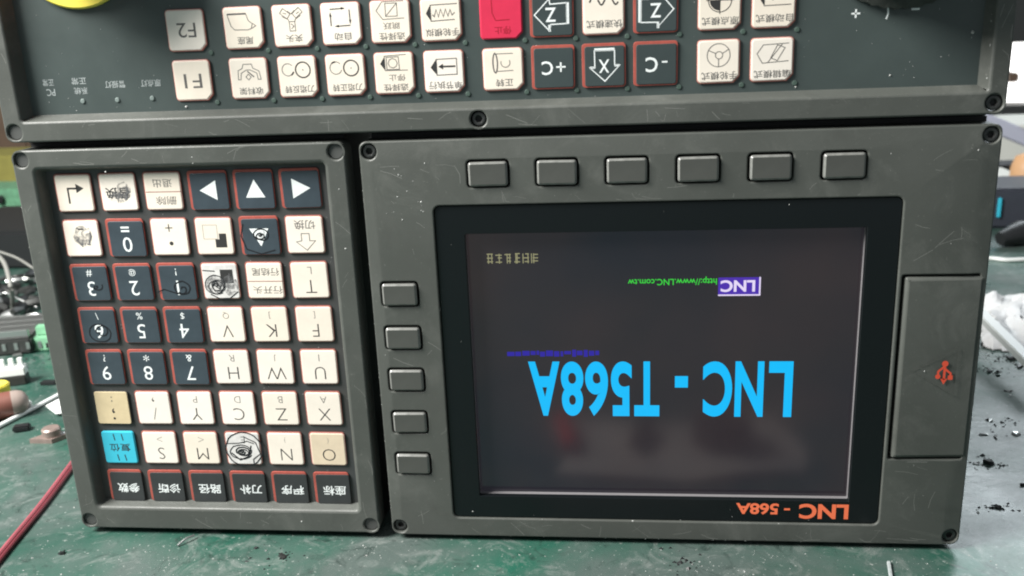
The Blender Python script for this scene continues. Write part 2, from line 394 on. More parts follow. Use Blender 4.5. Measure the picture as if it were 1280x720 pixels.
# ------------------------------------------------------------------ keypad unit
KX, KY = 0.0, 0.0
kp = root('keypad_unit', 'upside-down dark grey keypad with cream, black and blue keys, left of the screen', 'keypad', 47, BENCH, 5)
O = (-47, -BENCH, -5)                                    # root-relative offset: panel point p sits at p + O
def rel(mb, O):
    mb.v = [(x + O[0], y + O[1], z + O[2]) for x, y, z in mb.v]; return mb
k_holes = [(-18.0, -14.6), (111.9, -14.6), (-18.0, 148.2), (111.9, 148.2)]
mb = MB()
plate(mb, rrect(-21.8, -18.4, 115.6, 152.0, 3.2, 6), [rrect(-12.8, -10.4, 107.0, 141.3, 1.6, 4)] + [circ(x, y, 3.1, 22) for x, y in k_holes], 0, 10, 0.7, 3, draft=1.4, dz=5.3, lip=1.5)
link('frame', rel(mb, O).mesh('keypad_frame', M['frame'], 35), kp)
mb = MB()
box(mb, -19, -19.9, 10.2, 113, BENCH, 60)
link('housing', rel(mb, O).mesh('keypad_housing', M['housing']), kp)
mb = MB(); box(mb, -14, -12, 5.0, 108.5, 143, 9.5)
mem = link('membrane', rel(mb, O).mesh('keypad_membrane', M['membrane_key']), kp)
for (x, y) in k_holes: link('hole_plug', PLUG, kp, (x + O[0], y + O[1], 1.1 + O[2]))
K_CREAM = key_mesh('cream_key', 14.7, 14.6, 'cream', 'pink_line', rw=0.75, rs=0.45, halo='halo')
K_AGED = key_mesh('yellowed_key', 15.2, 15.1, 'aged', 'membrane_key', rw=0.3, rs=0.3)
K_TAN = key_mesh('tan_key', 14.8, 14.7, 'tan', 'pink_line', rw=0.7, rs=0.4, halo='halo')
K_GREASY = key_mesh('smeared_key', 14.7, 14.6, 'greasy', 'pink_line', rw=0.75, rs=0.45, halo='halo')
K_DARK = key_mesh('dark_key', 15.2, 14.8, 'dark_key', 'red_line', rw=0.65, rs=0.6, dx=0.38, dy=0.42)
K_BROWN = key_mesh('function_key', 15.0, 14.2, 'brown_key', 'red_line', rw=0.65, rs=0.2, dx=0.4, dy=0.45)
K_CYAN = key_mesh('reset_key', 14.6, 15.0, 'cyan_key', 'cyan_key', rw=0.3, rs=0.3)
KEYZ = 3.95
ZL = -0.03                                               # print sits just proud of the key face
rk = random.Random(12)
def add_key(parent, O, me, x, y, prints=(), label=None, scrib=None, z=KEYZ):
    k = link('key', me, parent, (x + O[0], y + O[1], z + O[2]), label=label)
    k.rotation_euler = (rk.uniform(-.012, .012), rk.uniform(-.007, .007), rk.uniform(-.012, .012))
    for m, fn in prints:
        mb = MB(); fn(mb)
        if mb.v: link('legend', mb.mesh('legend', M[m]), k)
    if scrib:
        for m, fn in scrib:
            mb = MB(); fn(mb); link('pen_scribble' if m == 'pen' else 'grease_smudge', mb.mesh('scribble', M[m]), k)
    return k
def two(small, big, hs=2.7, hb=5.0, sc_=0.0, off=0.0, dys=-4.2, dyb=2.6):
    def f(mb):
        text(mb, big, 0.2, dyb, hb, ZL, off=off - 0.018)
    def g(mb):
        if small: text(mb, small, 0.2, dys, hs, ZL, off=max(off - 0.018, 0.0) if small in '*@#&%$' else off - 0.018)
    return f, g
def swirl(cx, cy, rx, ry, turns, seed, wd, jit=0.35):
    rd = random.Random(seed)
    def f(mb):
        P = []; n = int(turns * 18); ph = rd.random() * 6
        for i in range(n):
            a = ph + i / 18 * 2 * PI; k = 0.55 + 0.45 * math.sin(i * 0.13 + seed)
            P.append((cx + rx * k * math.cos(a) + rd.uniform(-jit, jit) * 0.3, cy + ry * k * math.sin(a) + rd.uniform(-jit, jit) * 0.3))
        stroke(mb, P, wd, ZL * 2)
    return f
def blob(cx, cy, rx, ry, seed):
    rd = random.Random(seed)
    P = [(cx + rx * rd.uniform(.8, 1.1) * math.cos(2 * PI * k / 14), cy + ry * rd.uniform(.8, 1.1) * math.sin(2 * PI * k / 14)) for k in range(14)]
    return lambda mb: disc(mb, P, -0.045 - seed * 0.0004)
def ln(pts, wd, closed=False, z=None): return lambda mb: stroke(mb, pts, wd, ZL if z is None else z, closed)
def tri(pts): return lambda mb: mb.add([(x, y, ZL) for x, y in pts], [tuple(range(len(pts)))])
def both(*fs):
    def f(mb):
        for q in fs: q(mb)
    return f
def tx(s, x, y, h, wd=None, off=0.0): return lambda mb: text(mb, s, x, y, h, ZL, wd, off)
def at_key(r, c): return ((c - 1) * 19.0, (r - 1) * 19.0)
def kkey(r, c, me, prints=(), label=None, scrib=None):
    x, y = at_key(r, c); return add_key(kp, O, me, x, y, prints, label, scrib)
# row 1 of the picture
kkey(1, 1, K_CREAM, [('ink', both(ln([(-2.6, 4.2), (-2.6, -2.0), (1.6, -2.0)], 0.75), tri([(4.3, -2.0), (1.0, -3.9), (1.0, -0.1)])))], 'cream key with a right-angle arrow')
kkey(1, 2, K_CREAM, [('ink', tx('替换', -0.3, 0.3, 4.6, 10.5, 0.012))], 'cream key with grease over its characters',
     [('smudge', both(blob(2.2, -0.6, 3.6, 4.0, 3), blob(-0.5, 2.2, 4.6, 2.4, 4)))])
kkey(1, 3, K_CREAM, [('ink_soft', both(tx('退出', 0.1, -3.3, 3.4, 7.8), tx('删除', 0.8, 3.8, 3.4, 8.6))), ('pink_line', ln([(-7.4, 0.2), (7.4, 0.2)], 0.3))], 'cream key split by a line')
kkey(1, 4, K_DARK, [('white', tri([(-3.6, 0), (3.4, -4.0), (3.4, 4.0)]))], 'dark key with a left arrow')
kkey(1, 5, K_DARK, [('white', tri([(0.3, -4.0), (4.4, 3.3), (-3.6, 3.3)]))], 'dark key with an up arrow')
kkey(1, 6, K_DARK, [('white', tri([(4.2, 0), (-3.2, -4.0), (-3.2, 4.0)]))], 'dark key with a right arrow')
# row 2
kkey(2, 1, K_CREAM, [('ink', ln([(-1.4, -4.0), (1.2, -4.0)], 0.6))], 'cream minus key smeared with grease',
     [('smudge', both(blob(0.4, -0.8, 4.2, 4.6, 9), ln([(-2.6, 0.4), (-1.0, 2.4), (3.3, 2.4)], 0.7, z=-0.08), ln([(3.3, -4.5), (4.0, -1.0), (2.6, 1.5)], 0.8, z=-0.07)))])
kkey(2, 2, K_DARK, [('white', both(ln([(-1.7, -4.4), (1.9, -4.4)], 0.75), ln([(-1.7, -2.9), (1.9, -2.9)], 0.75), tx('0', 0.3, 2.8, 6.2, 4.0, 0.0)))])
kkey(2, 3, K_CREAM, [('ink', both(ln([(-1.6, -3.9), (1.6, -3.9)], 0.4), ln([(0, -5.5), (0, -2.3)], 0.4), lambda mb: disc(mb, circ(0.3, 2.6, 0.85, 12), ZL)))])
SQ = [(-4.6, -4.8), (1.3, -4.8), (1.3, 1.0), (-4.6, 1.0)]
def sq(x0, y0, x1, y1): return tri([(x0, y0), (x1, y0), (x1, y1), (x0, y1)])
kkey(2, 4, K_CREAM, [('ink', both(sq(0.2, 1.2, 4.9, 4.6), sq(1.9, -1.2, 4.9, 1.2))), ('ink_dim', ln(SQ, 0.2, True)), ], 'cream key with a white and a black square')
kkey(2, 5, K_DARK, [('white', tri([(-4.0, -3.0), (4.0, -3.0), (0.3, 4.4)]))], 'dark down-arrow key scribbled over in marker',
     [('pen', both(swirl(0.5, -0.2, 3.4, 2.6, 3, 5, 0.55), ln([(-6.5, -5), (-7.8, 0), (-6, 5.5), (0, 7.6), (6, 6)], 0.5, z=-0.06))) , ('smudge', swirl(0.2, -0.6, 2.6, 2.0, 2, 6, 0.4))])
kkey(2, 6, K_CREAM, [('ink_soft', both(tx('切换', 0.2, -4.2, 3.8, 8.8), ln([(-1.6, -0.6), (1.7, -0.6), (1.7, 2.4), (4.1, 2.4), (0.3, 6.3), (-3.9, 2.8), (-1.6, 2.4)], 0.3, True)))], 'cream key with an outlined down arrow')
# rows 3 to 5: digits and letters
DIG = {(3, 1): ('#', '3'), (3, 2): ('@', '2'), (3, 3): ('!', '1'), (4, 1): ('\\', '6'), (4, 2): ('%', '5'), (4, 3): ('$', '4'), (5, 1): ('?', '9'), (5, 2): ('*', '8'), (5, 3): ('&', '7')}
for (r, c), (s, b) in DIG.items():
    f, g = two(s, b, 3.0, 6.3, off=0.016)
    scr = None; lab = None
    if (r, c) == (3, 3): scr = [('pen', both(swirl(2.0, 3.0, 3.6, 3.2, 2, 11, 0.6), ln([(-9, 4.5), (-6, 3.2), (0, 5.2)], 0.5, z=-0.06)))]; lab = 'dark digit key with marker scrawl'
    if (r, c) == (4, 1): scr = [('pen', both(swirl(0.8, 3.0, 5.2, 4.4, 2.2, 12, 0.5)))]; lab = 'dark digit key ringed in marker'
    if (r, c) == (3, 1): scr = [('pen', swirl(2.4, 1.8, 3.6, 2.6, 1.6, 15, 0.5))]; lab = 'dark digit key smeared with marker'
    kkey(r, c, K_DARK, [('white', both(f, g))], lab, scr)
kkey(3, 4, K_GREASY, [('ink', sq(0.2, -5.0, 5.6, 0.8))], 'cream key with a black square, scribbled over',
     [('pen', both(swirl(-2.2, 1.6, 4.8, 4.4, 4, 21, 0.35), swirl(-1.5, 2.2, 3.2, 3.0, 3, 22, 0.3), ln([(-5, 5.5), (-1, 7.6), (3, 7.4), (7, 4.5)], 0.45, z=-0.06), ln([(-7.2, -4.8), (-2, -4.4)], 0.4, z=-0.06))),
      ('smudge', both(blob(3.6, 1.6, 3.4, 5.2, 23), blob(-2.0, 1.6, 4.4, 4.4, 24)))])
kkey(3, 5, K_CREAM, [('ink_soft', both(tx('行结尾', 0.6, -3.8, 3.3, 11.5), tx('行开头', 0.8, 3.9, 3.3, 12.4))), ('pink_line', ln([(-7.4, 0.2), (7.4, 0.2)], 0.3))], 'cream key split by a line')
LET = {(3, 6): ('L', 'T'), (4, 4): ('Q', 'V'), (4, 5): (']', 'K'), (4, 6): ('[', 'F'), (5, 4): ('R', 'H'), (5, 5): ('J', 'W'), (5, 6): ('I', 'U'),
       (6, 3): ('P', 'Y'), (6, 4): ('D', 'C'), (6, 5): ('B', 'Z'), (6, 6): ('A', 'X'), (7, 2): ('>', 'S'), (7, 3): ('<', 'M'), (7, 5): (')', 'N'), (7, 6): ('(', 'O')}
for (r, c), (s, b) in LET.items():
    f, g = two(s, b, 2.5 if s in '<>' else 3.0, 5.5)
    kkey(r, c, K_TAN if (r, c) == (7, 6) else K_CREAM, [('ink', f), ('ink_dim' if s in '<>()' else 'ink_soft', g)], 'tan discoloured letter key' if (r, c) == (7, 6) else None)
f, g = two(':', ';', 2.4, 5.4, off=0.02, dyb=2.8)
kkey(6, 1, K_AGED, [('ink', f), ('ink_soft', g)], 'yellowed punctuation key')
f, g = two(',', '/', 2.2, 5.6)
kkey(6, 2, K_CREAM, [('ink', both(f, g))])
kkey(7, 1, K_CYAN, [('ink', both(tx('复位', 0.3, 0.0, 3.7, 9.6, 0.01), ln([(-1.9, -6.6), (-1.5, -3.4)], 0.5), ln([(1.9, -6.6), (2.3, -3.4)], 0.5), ln([(-1.5, 3.4), (-1.1, 6.4)], 0.5), ln([(1.9, 3.4), (2.3, 6.4)], 0.5)))], 'sky blue reset key')
kkey(7, 4, K_GREASY, [('ink', both(*two('E', 'G', 3.0, 5.0)))], 'cream letter key circled and scribbled in black marker',
     [('pen', both(lambda mb: stroke(mb, [(0.3 + 8.2 * math.cos(a / 28 * 2 * PI) + 0.2 * math.sin(a * 1.7), 0.2 + 8.0 * math.sin(a / 28 * 2 * PI)) for a in range(30)], 0.55, -0.07),
                   swirl(-0.6, 1.4, 3.2, 2.2, 3, 31, 0.6), swirl(-0.6, 1.6, 5.6, 3.6, 1.4, 32, 0.45), ln([(-7.5, -2.4), (-2, -2.6), (2, -3.6), (5, -2.4)], 0.4, z=-0.06), ln([(0.5, -5.8), (5.8, -3.0), (7.4, 2.4), (4, 5), (4, 7.5)], 0.45, z=-0.06),
                   ln([(-5.6, 2.0), (-2, 5.4), (2.2, 3.6), (3.6, -1.5)], 0.6, z=-0.06)))])
for c, s in enumerate(('参数', '诊断', '路径', '刀补', '程序', '座标'), 1):
    x, y = at_key(8, c)
    add_key(kp, O, K_BROWN, x, y - 0.2, [('white', tx(s, 1.0, 1.0, 4.6, 10.2, 0.014))])

# ------------------------------------------------------------------ display unit
du = root('display_unit', 'upside-down dark grey screen unit with glowing cyan letters on black', 'display', 239, BENCH, 5)
O2 = (-239, -BENCH, -5)
DX0, DY0, DX1, DY1 = 121.0, -18.1, 357.2, 152.4
TB = [163.4 + 26.33 * i for i in range(6)]
SB = [38.6, 57.2, 75.6, 94.6, 113.7]
tb = [(x, -9.3, x + 15.0, 0.0) for x in TB]
sb = [(125.9, y, 139.9, y + 9.0) for y in SB]
d_holes = [(124.9, -14.2), (124.9, 148.6), (353.3, -14.2), (353.3, 148.6)]
mb = MB()
plate(mb, rrect(DX0, DY0, DX1, DY1, 3.0, 6),
      [rrect(148.7, 7.4, 324.7, 143.8, 2.6, 5)] + [rrect(a - .75, b - .75, c + .75, d + .75, 1.6, 3) for a, b, c, d in tb + sb]
      + [circ(x, y, 3.1, 22) for x, y in d_holes] + [rrect(326.2, 37.4, 354.6, 114.0, 0.8, 2)], 0, 10, 0.6, 3)
me = rel(mb, O2).mesh('display_frame', M['frame'], 35)
bm = bmesh.new(); bm.from_mesh(me)                        # the outer margin of the face slopes back a little
mt, ml, mr = 7.5, 5.0, 7.5
def cut(co, no):
    bmesh.ops.bisect_plane(bm, geom=bm.verts[:] + bm.edges[:] + bm.faces[:], plane_co=co, plane_no=no)
tl = lambda x, y: ((x + O2[0]) / 1000, 0, -(y + O2[1]) / 1000)
cut(tl(DX0 + ml, 0), (1, 0, 0)); cut(tl(DX1 - mr, 0), (1, 0, 0)); cut(tl(0, DY0 + mt), (0, 0, 1))
for v in bm.verts:
    x = v.co.x * 1000 - O2[0]; y = -v.co.z * 1000 - O2[1]; z = v.co.y * 1000 - O2[2]
    if z < 3.0:
        d = max(0, (DX0 + ml - x) * 0.16, (x - DX1 + mr) * 0.15, (DY0 + mt - y) * 0.11)
        v.co.y += d / 1000
bmesh.ops.triangulate(bm, faces=[f for f in bm.faces if len(f.verts) > 4])
bm.to_mesh(me); bm.free()
for p in me.polygons: p.use_smooth = True
me.set_sharp_from_angle(angle=math.radians(28))
link('frame', me, du)
mb = MB(); box(mb, 124, -19.9, 10.2, 354.5, BENCH, 70)
link('housing', rel(mb, O2).mesh('display_housing', M['housing']), du)
for (x, y) in d_holes: link('screw', SCREW, du, (x + O2[0], y + O2[1], 1.5 + O2[2]))
rq = random.Random(8)
def btn(parent, O, a, b, c, d):
    mb = MB(); hw, hh = (c - a) / 2, (d - b) / 2
    plate(mb, rrect(-hw, -hh, hw, hh, 1.1, 4), [], -1.1, 4, 0.75, 1)
    k = ('b', round(hw, 1), round(hh, 1))
    if k not in _fc:
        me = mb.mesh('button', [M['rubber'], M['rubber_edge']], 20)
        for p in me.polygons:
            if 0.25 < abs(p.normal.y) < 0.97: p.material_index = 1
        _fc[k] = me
    o = link('button', _fc[k], parent, ((a + c) / 2 + O[0], (b + d) / 2 + O[1], O[2] + rq.uniform(-.15, .25)))
    o.rotation_euler = (rq.uniform(-.012, .012), rq.uniform(-.008, .008), rq.uniform(-.012, .012)); return o
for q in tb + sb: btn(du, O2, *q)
# glass bezel with the picture set behind it
LX0, LY0, LX1, LY1 = 160.4, 19.0, 312.6, 133.6
mb = MB(); plate(mb, rrect(149.0, 7.7, 324.4, 143.5, 2.3, 5), [rrect(LX0, LY0, LX1, LY1, 0.5, 2)], 0.9, 3.2, 0.15, 1)
bz = link('bezel', rel(mb, O2).mesh('bezel', M['bezel'], 35), du)
mb = MB()
for a, b, c, d in ((LX0 - 2, LY1, LX1 + 2, LY1 + 2), (LX0 - 2, LY0 - 2, LX1 + 2, LY0), (LX0 - 2, LY0, LX0, LY1), (LX1, LY0, LX1 + 2, LY1)):
    box(mb, a, b, 3.25, c, d, 5.2)
link('inner_lip', rel(mb, O2).mesh('inner_lip', M['lip']), du)
mb = MB(); box(mb, LX0 - 3, LY0 - 3, 5.25, LX1 + 3, LY1 + 3, 8.0)
scr = link('screen', rel(mb, O2).mesh('screen', M['lcd']), du)
ZS = 5.2
mb = MB()
for ch, x0, x1 in (('L', 279.5, 288.9), ('N', 266.3, 277.6), ('C', 253.6, 265.2), ('T', 226.0, 236.2), ('5', 216.6, 225.0), ('6', 206.1, 215.4), ('8', 196.2, 205.4), ('A', 182.9, 195.8)):
    text(mb, ch, (x0 + x1) / 2, 86.1, 24.1, ZS, x1 - x0, 0.032)
mb.add([(x, y, ZS) for x, y in ((242.4, 80.4), (247.6, 80.4), (247.6, 85.4), (242.4, 85.4))], [(0, 1, 2, 3)])
link('screen_lettering', rel(mb, O2).mesh('screen_lettering', M['text_cyan']), scr, label='large cyan letters on the screen')
mb = MB(); mb.add([(x, y, ZS) for x, y in ((258.8, 39.1), (274.4, 39.1), (274.4, 46.0), (258.8, 46.0))], [(0, 1, 2, 3)])
link('logo_patch', rel(mb, O2).mesh('logo_patch', M['text_purple']), scr)
mb = MB(); text(mb, 'LNC', 266.3, 42.6, 4.8, ZS - 0.05, 13.2, 0.03)
stroke(mb, [(274.7, 39.0), (274.7, 46.3), (258.8, 46.3)], 0.6, ZS - 0.04)
link('logo_lettering', rel(mb, O2).mesh('logo_lettering', M['text_white']), scr)
mb = MB(); text(mb, 'http://www.LNC.com.tw', 241.0, 40.3, 3.4, ZS, 34.5, 0.012)
link('screen_lettering', rel(mb, O2).mesh('web_line', M['text_green']), scr, label='small green web address on the screen')
rd = random.Random(3)
mb = MB(); x = 212.0
while x > 177:
    wq = rd.uniform(1.0, 3.4); h0 = rd.uniform(-1.6, -0.6); h1 = rd.uniform(0.4, 1.6)
    mb.add([(a, b, ZS) for a, b in ((x - wq, 70.4 + h0), (x, 70.4 + h0), (x, 70.4 + h1), (x - wq, 70.4 + h1))], [(0, 1, 2, 3)]); x -= wq + rd.choice((0.3, 0.5, 0.4))
link('screen_lettering', rel(mb, O2).mesh('blue_line', M['text_blue']), scr, label='blurred dark blue line on the screen')
mb = MB(); x = 188.5
while x > 170.5:
    for q in range(3):
        y = 28.6 + q * 1.5 + rd.uniform(-.3, .3); stroke(mb, [(x - 2.6 * rd.uniform(.5, 1), y), (x, y)], 0.45, ZS)
    for q in range(2): xx = x - rd.uniform(0.2, 2.6); stroke(mb, [(xx, 28.3), (xx, 32.3)], 0.4, ZS)
    x -= 3.6
link('screen_lettering', rel(mb, O2).mesh('yellow_line', M['text_yellow']), scr, label='tiny pale yellow line on the screen')
mb = MB()
text(mb, 'LNC', 302.9, 138.4, 6.9, 0.85, 19.6, 0.035)
text(mb, '568A', 276.2, 137.6, 5.2, 0.85, 17.2, 0.03)
stroke(mb, [(287.0, 137.6), (289.4, 137.6)], 0.9, 0.85)
link('model_lettering', rel(mb, O2).mesh('model_lettering', M['orange']), bz)
# door over the USB socket
mb = MB(); plate(mb, rrect(327.4, 38.3, 356.4, 113.3, 0.7, 3), [], -0.7, 6, 1.5, 3)
for i, (x, y, z) in enumerate(mb.v):
    if x > 349.7 and z < 4: mb.v[i] = (x, y, z + (x - 349.7) * 0.20)
door = link('port_door', rel(mb, O2).mesh('port_door', M['frame'], 30), du)
mb = MB(); TR = [(332.6, 76.0), (349.0, 66.2), (349.0, 86.0)]
stroke(mb, TR, 0.30, -0.74, True)
link('raised_triangle', rel(mb, O2).mesh('raised_triangle', M['frame']), door)
mb = MB(); ux, uy = 344.4, 76.4; zu = -0.80
stroke(mb, [(ux, uy - 4.0), (ux, uy + 3.0)], 0.9, zu)
disc(mb, circ(ux, uy - 3.6, 1.2, 14), zu - .01)
mb.add([(ux - 1.3, uy + 2.6, zu), (ux + 1.3, uy + 2.6, zu), (ux, uy + 5.0, zu)], [(0, 1, 2)])
stroke(mb, [(ux, uy - 2.6), (ux - 2.3, uy - 0.4), (ux - 2.3, uy + 1.4)], 0.8, zu - .012)
stroke(mb, [(ux, uy - 1.6), (ux + 2.3, uy + 0.4), (ux + 2.3, uy + 2.0)], 0.8, zu - .014)
disc(mb, circ(ux - 2.3, uy + 1.7, 1.0, 10), zu - .016)
mb.add([(x, y, zu - .018) for x, y in ((ux + 1.4, uy + 1.2), (ux + 3.2, uy + 1.2), (ux + 3.2, uy + 3.0), (ux + 1.4, uy + 3.0))], [(0, 1, 2, 3)])
link('usb_mark', rel(mb, O2).mesh('usb_mark', M['usb']), door)

# ------------------------------------------------------------------ operation panel standing on the two
op = root('operation_panel', 'long upside-down machine panel with cream and red keys, topmost of the three units', 'control panel', 167, -20.1, 5)
O3 = (-167, 20.1, -5)
PT = -128.0
o_holes = [(-18.3, -25.6), (168.3, -25.4), (352.9, -25.6)]
mb = MB()
plate(mb, rrect(-22.4, PT, 356.9, -21.6, 3.2, 6), [rrect(-14.4, PT + 9, 350.2, -29.8, 1.0, 3)] + [circ(x, y, 3.1, 22) for x, y in o_holes], 0, 10, 0.7, 3, draft=2.0, dz=5.9, lip=1.1)
link('frame', rel(mb, O3).mesh('panel_frame', M['frame'], 35), op)
mb = MB(); box(mb, -19.5, PT + 3, 10.2, 354, -20.1, 65)
link('housing', rel(mb, O3).mesh('panel_housing', M['housing']), op)
mb = MB(); box(mb, -16, PT + 7, 5.6, 352, -28, 9.5)
link('membrane', rel(mb, O3).mesh('panel_membrane', M['membrane_op']), op)
link('hole_plug', PLUG, op, (o_holes[0][0] + O3[0], o_holes[0][1] + O3[1], 1.0 + O3[2]))
for x, y in o_holes[1:]: link('screw', SCREW, op, (x + O3[0], y + O3[1], 1.0 + O3[2]))
P_CREAM = key_mesh('cream_panel_key', 14.4, 14.6, 'cream', 'pink_line', cham=2.3, rw=0.55, rs=0.55, r=1.2, halo='halo')
P_RED = key_mesh('red_panel_key', 15.2, 15.2, 'red_key', 'red_key', cham=2.3, rw=0.3, rs=0.3, r=1.2)
P_DARK = key_mesh('dark_panel_key', 14.6, 14.4, 'dark_op', 'red_line', rw=0.85, rs=0.65, dx=0.15, dy=0.2, r=0.9)
XS = [56.4, 79.3, 98.6, 117.5, 136.4, 155.5, 177.9, 196.7, 215.5, 234.4, 257.0, 276.0]
YA, YB = -43.1, -61.9
OKZ = 4.6
q = 12.9
def C(cx, cy, *pts): return [((x - cx) / q, (y - cy) / q) for x, y in pts]
def arc(cx, cy, r, a0, a1, n=18): return [(cx + r * math.cos(math.radians(a0 + (a1 - a0) * k / n)), cy + r * math.sin(math.radians(a0 + (a1 - a0) * k / n))) for k in range(n + 1)]
TH = 0.28
def opkey(i, y, me, prints, label=None, led=True):
    add_key(op, O3, me, XS[i], y, prints, label, z=OKZ)
    if led: link('indicator_light', LED, op, (XS[i] + 8.6 + O3[0], y + 8.7 + O3[1], 5.2 + O3[2]))
def lab(s, y, wd, h=2.8): return tx(s, 0.3, y, h, wd, 0.006)
opkey(0, YA, P_CREAM, [('ink_soft', tx('F1', 0.2, 0.2, 5.4, 7.2))])
opkey(0, YB, P_CREAM, [('ink_soft', tx('F2', 0.3, 0.0, 5.4, 7.4))])
c = (436, 387)
opkey(1, YA, P_CREAM, [('ink_soft', both(ln(C(*c, (380, 392), (383, 348), (405, 338), (412, 318), (455, 318), (460, 338), (490, 352), (497, 392), (482, 392), (478, 362), (445, 346), (425, 346), (397, 362), (393, 392)), TH, True),
       ln(C(*c, (420, 380), (433, 366), (447, 380), (433, 394)), TH, True), ln(C(*c, (430, 352), (462, 380)), 0.5), lab('收料架', 4.8, 9.4)))])
def tower(s, thick):
    return [('ink_soft', both(ln(arc(-3.6, -2.7, 2.3, 20, 320), TH), lab(s, 4.7, 11.6))),
            ('ink', both(ln(arc(2.3, -2.5, 2.9, 0, 360), 0.5), lambda mb: disc(mb, circ(2.3, -2.5, 0.25, 8), ZL), ln(arc(-3.6, -2.7, 2.3, thick, thick + 40), 0.55)))]
opkey(2, YA, P_CREAM, tower('刀塔反转', 20))
opkey(3, YA, P_CREAM, tower('刀塔正转', 230))
c = (1167, 368)
opkey(4, YA, P_CREAM, [('ink', tri(C(*c, (1100, 322), (1123, 288), (1123, 354)))),
      ('ink_soft', both(ln(C(*c, (1230, 280), (1123, 286), (1123, 354), (1235, 355)), TH), ln(C(*c, (1132, 292), (1192, 290), (1194, 350), (1132, 350)), TH, True),
       ln(arc(-0.35, -3.7, 1.75, 0, 360, 8), TH, False), tx('停止', 1.0, 1.7, 2.5, 6.4), lab('选择性', 5.3, 9.6, 2.6)))])
c = (293, 355)
opkey(5, YA, P_CREAM, [('ink', both(tri(C(*c, (228, 335), (258, 295), (258, 372))), ln(C(*c, (350, 332), (285, 332)), 0.65), tri(C(*c, (266, 332), (290, 318), (290, 346))))),
      ('ink_soft', both(ln(C(*c, (258, 297), (357, 295), (357, 370), (258, 372)), 0.35, True), lab('单节执行', 5.1, 12.6)))])
c = (590, 348)
opkey(6, YA, P_CREAM, [('ink_soft', both(ln(C(*c, *[(553 + 11 * math.cos(a / 12 * 2 * PI), 318 + 46 * math.sin(a / 12 * 2 * PI)) for a in range(12)]), 0.5, True),
       ln(C(*c, (560, 275), (640, 275)), TH), ln(C(*c, (560, 357), (640, 355)), TH), ln(arc(1.0, -2.4, 1.7, -30, 200), TH), lab('正转', 4.9, 6.6)))])
opkey(7, YA, P_DARK, [('white', both(tx('C', -2.2, 0.2, 5.0, 4.2, 0.012), ln([(1.1, -0.1), (4.6, -0.1)], 0.6), ln([(2.8, -1.8), (2.8, 1.7)], 0.6)))])
c = (1100, 332)
opkey(8, YA, P_DARK, [('white', both(ln(C(*c, (1055, 262), (1150, 262), (1150, 332), (1174, 332), (1103, 405), (1032, 340), (1056, 340)), 0.42, True), ln(C(*c, (1055, 258), (1150, 258)), 1.1), ln(C(*c, (1150, 333), (1174, 333)), 0.8),
       ln(C(*c, (1032, 340), (1056, 340)), 0.8), tx('X', 0, 0.2, 4.8, 3.9, 0.012)))])
opkey(9, YA, P_DARK, [('white', both(tx('C', -1.5, 0.3, 5.4, 4.4, 0.014), ln([(2.2, -0.6), (4.2, -0.6)], 0.6)))])
opkey(10, YA, P_CREAM, [('ink_soft', both(ln(arc(0, -2.2, 4.1, 0, 360, 28), TH), ln(arc(0.15, -2.2, 1.3, 0, 360, 16), TH), ln([(-1.1, -2.9), (-3.6, -4.0)], TH), ln([(1.4, -2.8), (3.8, -4.3)], TH), ln([(0, -0.9), (0, 1.9)], TH), lab('手轮模式', 5.1, 12.8)))])
c = (744, 304)
opkey(11, YA, P_CREAM, [('ink_soft', both(ln(C(*c, (820, 232), (703, 236), (675, 276), (700, 319), (820, 312)), TH), ln(C(*c, (768, 238), (802, 252), (768, 310), (738, 296)), TH, True), ln(C(*c, (724, 318), (790, 234)), TH), lab('编辑模式', 5.1, 13.2)))])
c = (407, 130)
opkey(1, YB, P_CREAM, [('ink_soft', both(ln(C(*c, (332, 66), (428, 66), (436, 96), (455, 112), (448, 134), (430, 140), (362, 138), (346, 120)), TH, True), ln(C(*c, (332, 62), (428, 62)), 0.35), ln(C(*c, (455, 110), (472, 122), (450, 134)), TH), lab('尾座', 4.7, 6.2)))])
c = (654, 122)
def jaw(cx, cy, a):
    ca, sa = math.cos(a), math.sin(a)
    return [((cx - c[0] + x * ca - y * sa) / q, (cy - c[1] + x * sa + y * ca) / q) for x, y in ((-14, -22), (14, -22), (14, 22), (-14, 22))]
opkey(2, YB, P_CREAM, [('ink_soft', both(ln(jaw(622, 64, -0.9), TH, True), ln(jaw(684, 62, 0.9), TH, True), ln(jaw(654, 124, 0), TH, True), ln(C(*c, (640, 104), (636, 92), (606, 76)), TH), ln(C(*c, (668, 104), (672, 92), (700, 74)), TH), ln(C(*c, (636, 52), (654, 66), (672, 50)), TH),
       ln(C(*c, (648, 112), (662, 124), (648, 136)), TH), ln(C(*c, (612, 60), (630, 66)), TH), ln(C(*c, (678, 66), (694, 58)), TH), lab('夹头', 4.6, 6.4)))])
c = (900, 115)
opkey(3, YB, P_CREAM, [('ink', both(ln(C(*c, (850, 46), (920, 44)), 0.4), tri(C(*c, (925, 44), (905, 37), (905, 50))), ln(C(*c, (945, 50), (946, 110)), 0.4), tri(C(*c, (946, 120), (940, 98), (952, 98))), ln(C(*c, (945, 124), (880, 126)), 0.4), tri(C(*c, (866, 126), (888, 119), (888, 132))), ln(C(*c, (850, 124), (850, 70)), 0.4), tri(C(*c, (850, 58), (844, 80), (856, 80))))), ('ink_soft', lab('自动', 4.7, 6.4))])
c = (1147, 107)
opkey(4, YB, P_CREAM, [('ink_soft', both(ln(C(*c, (1215, 12), (1110, 14), (1080, 55), (1110, 96), (1215, 92)), TH), ln(C(*c, (1125, 22), (1182, 22), (1182, 82), (1125, 82)), TH, True), ln(C(*c, (1125, 82), (1182, 22)), TH), tx('跳跃', 0.3, 1.5, 2.5, 6.4), lab('选择性', 5.3, 9.8, 2.7)))])
c = (283, 100)
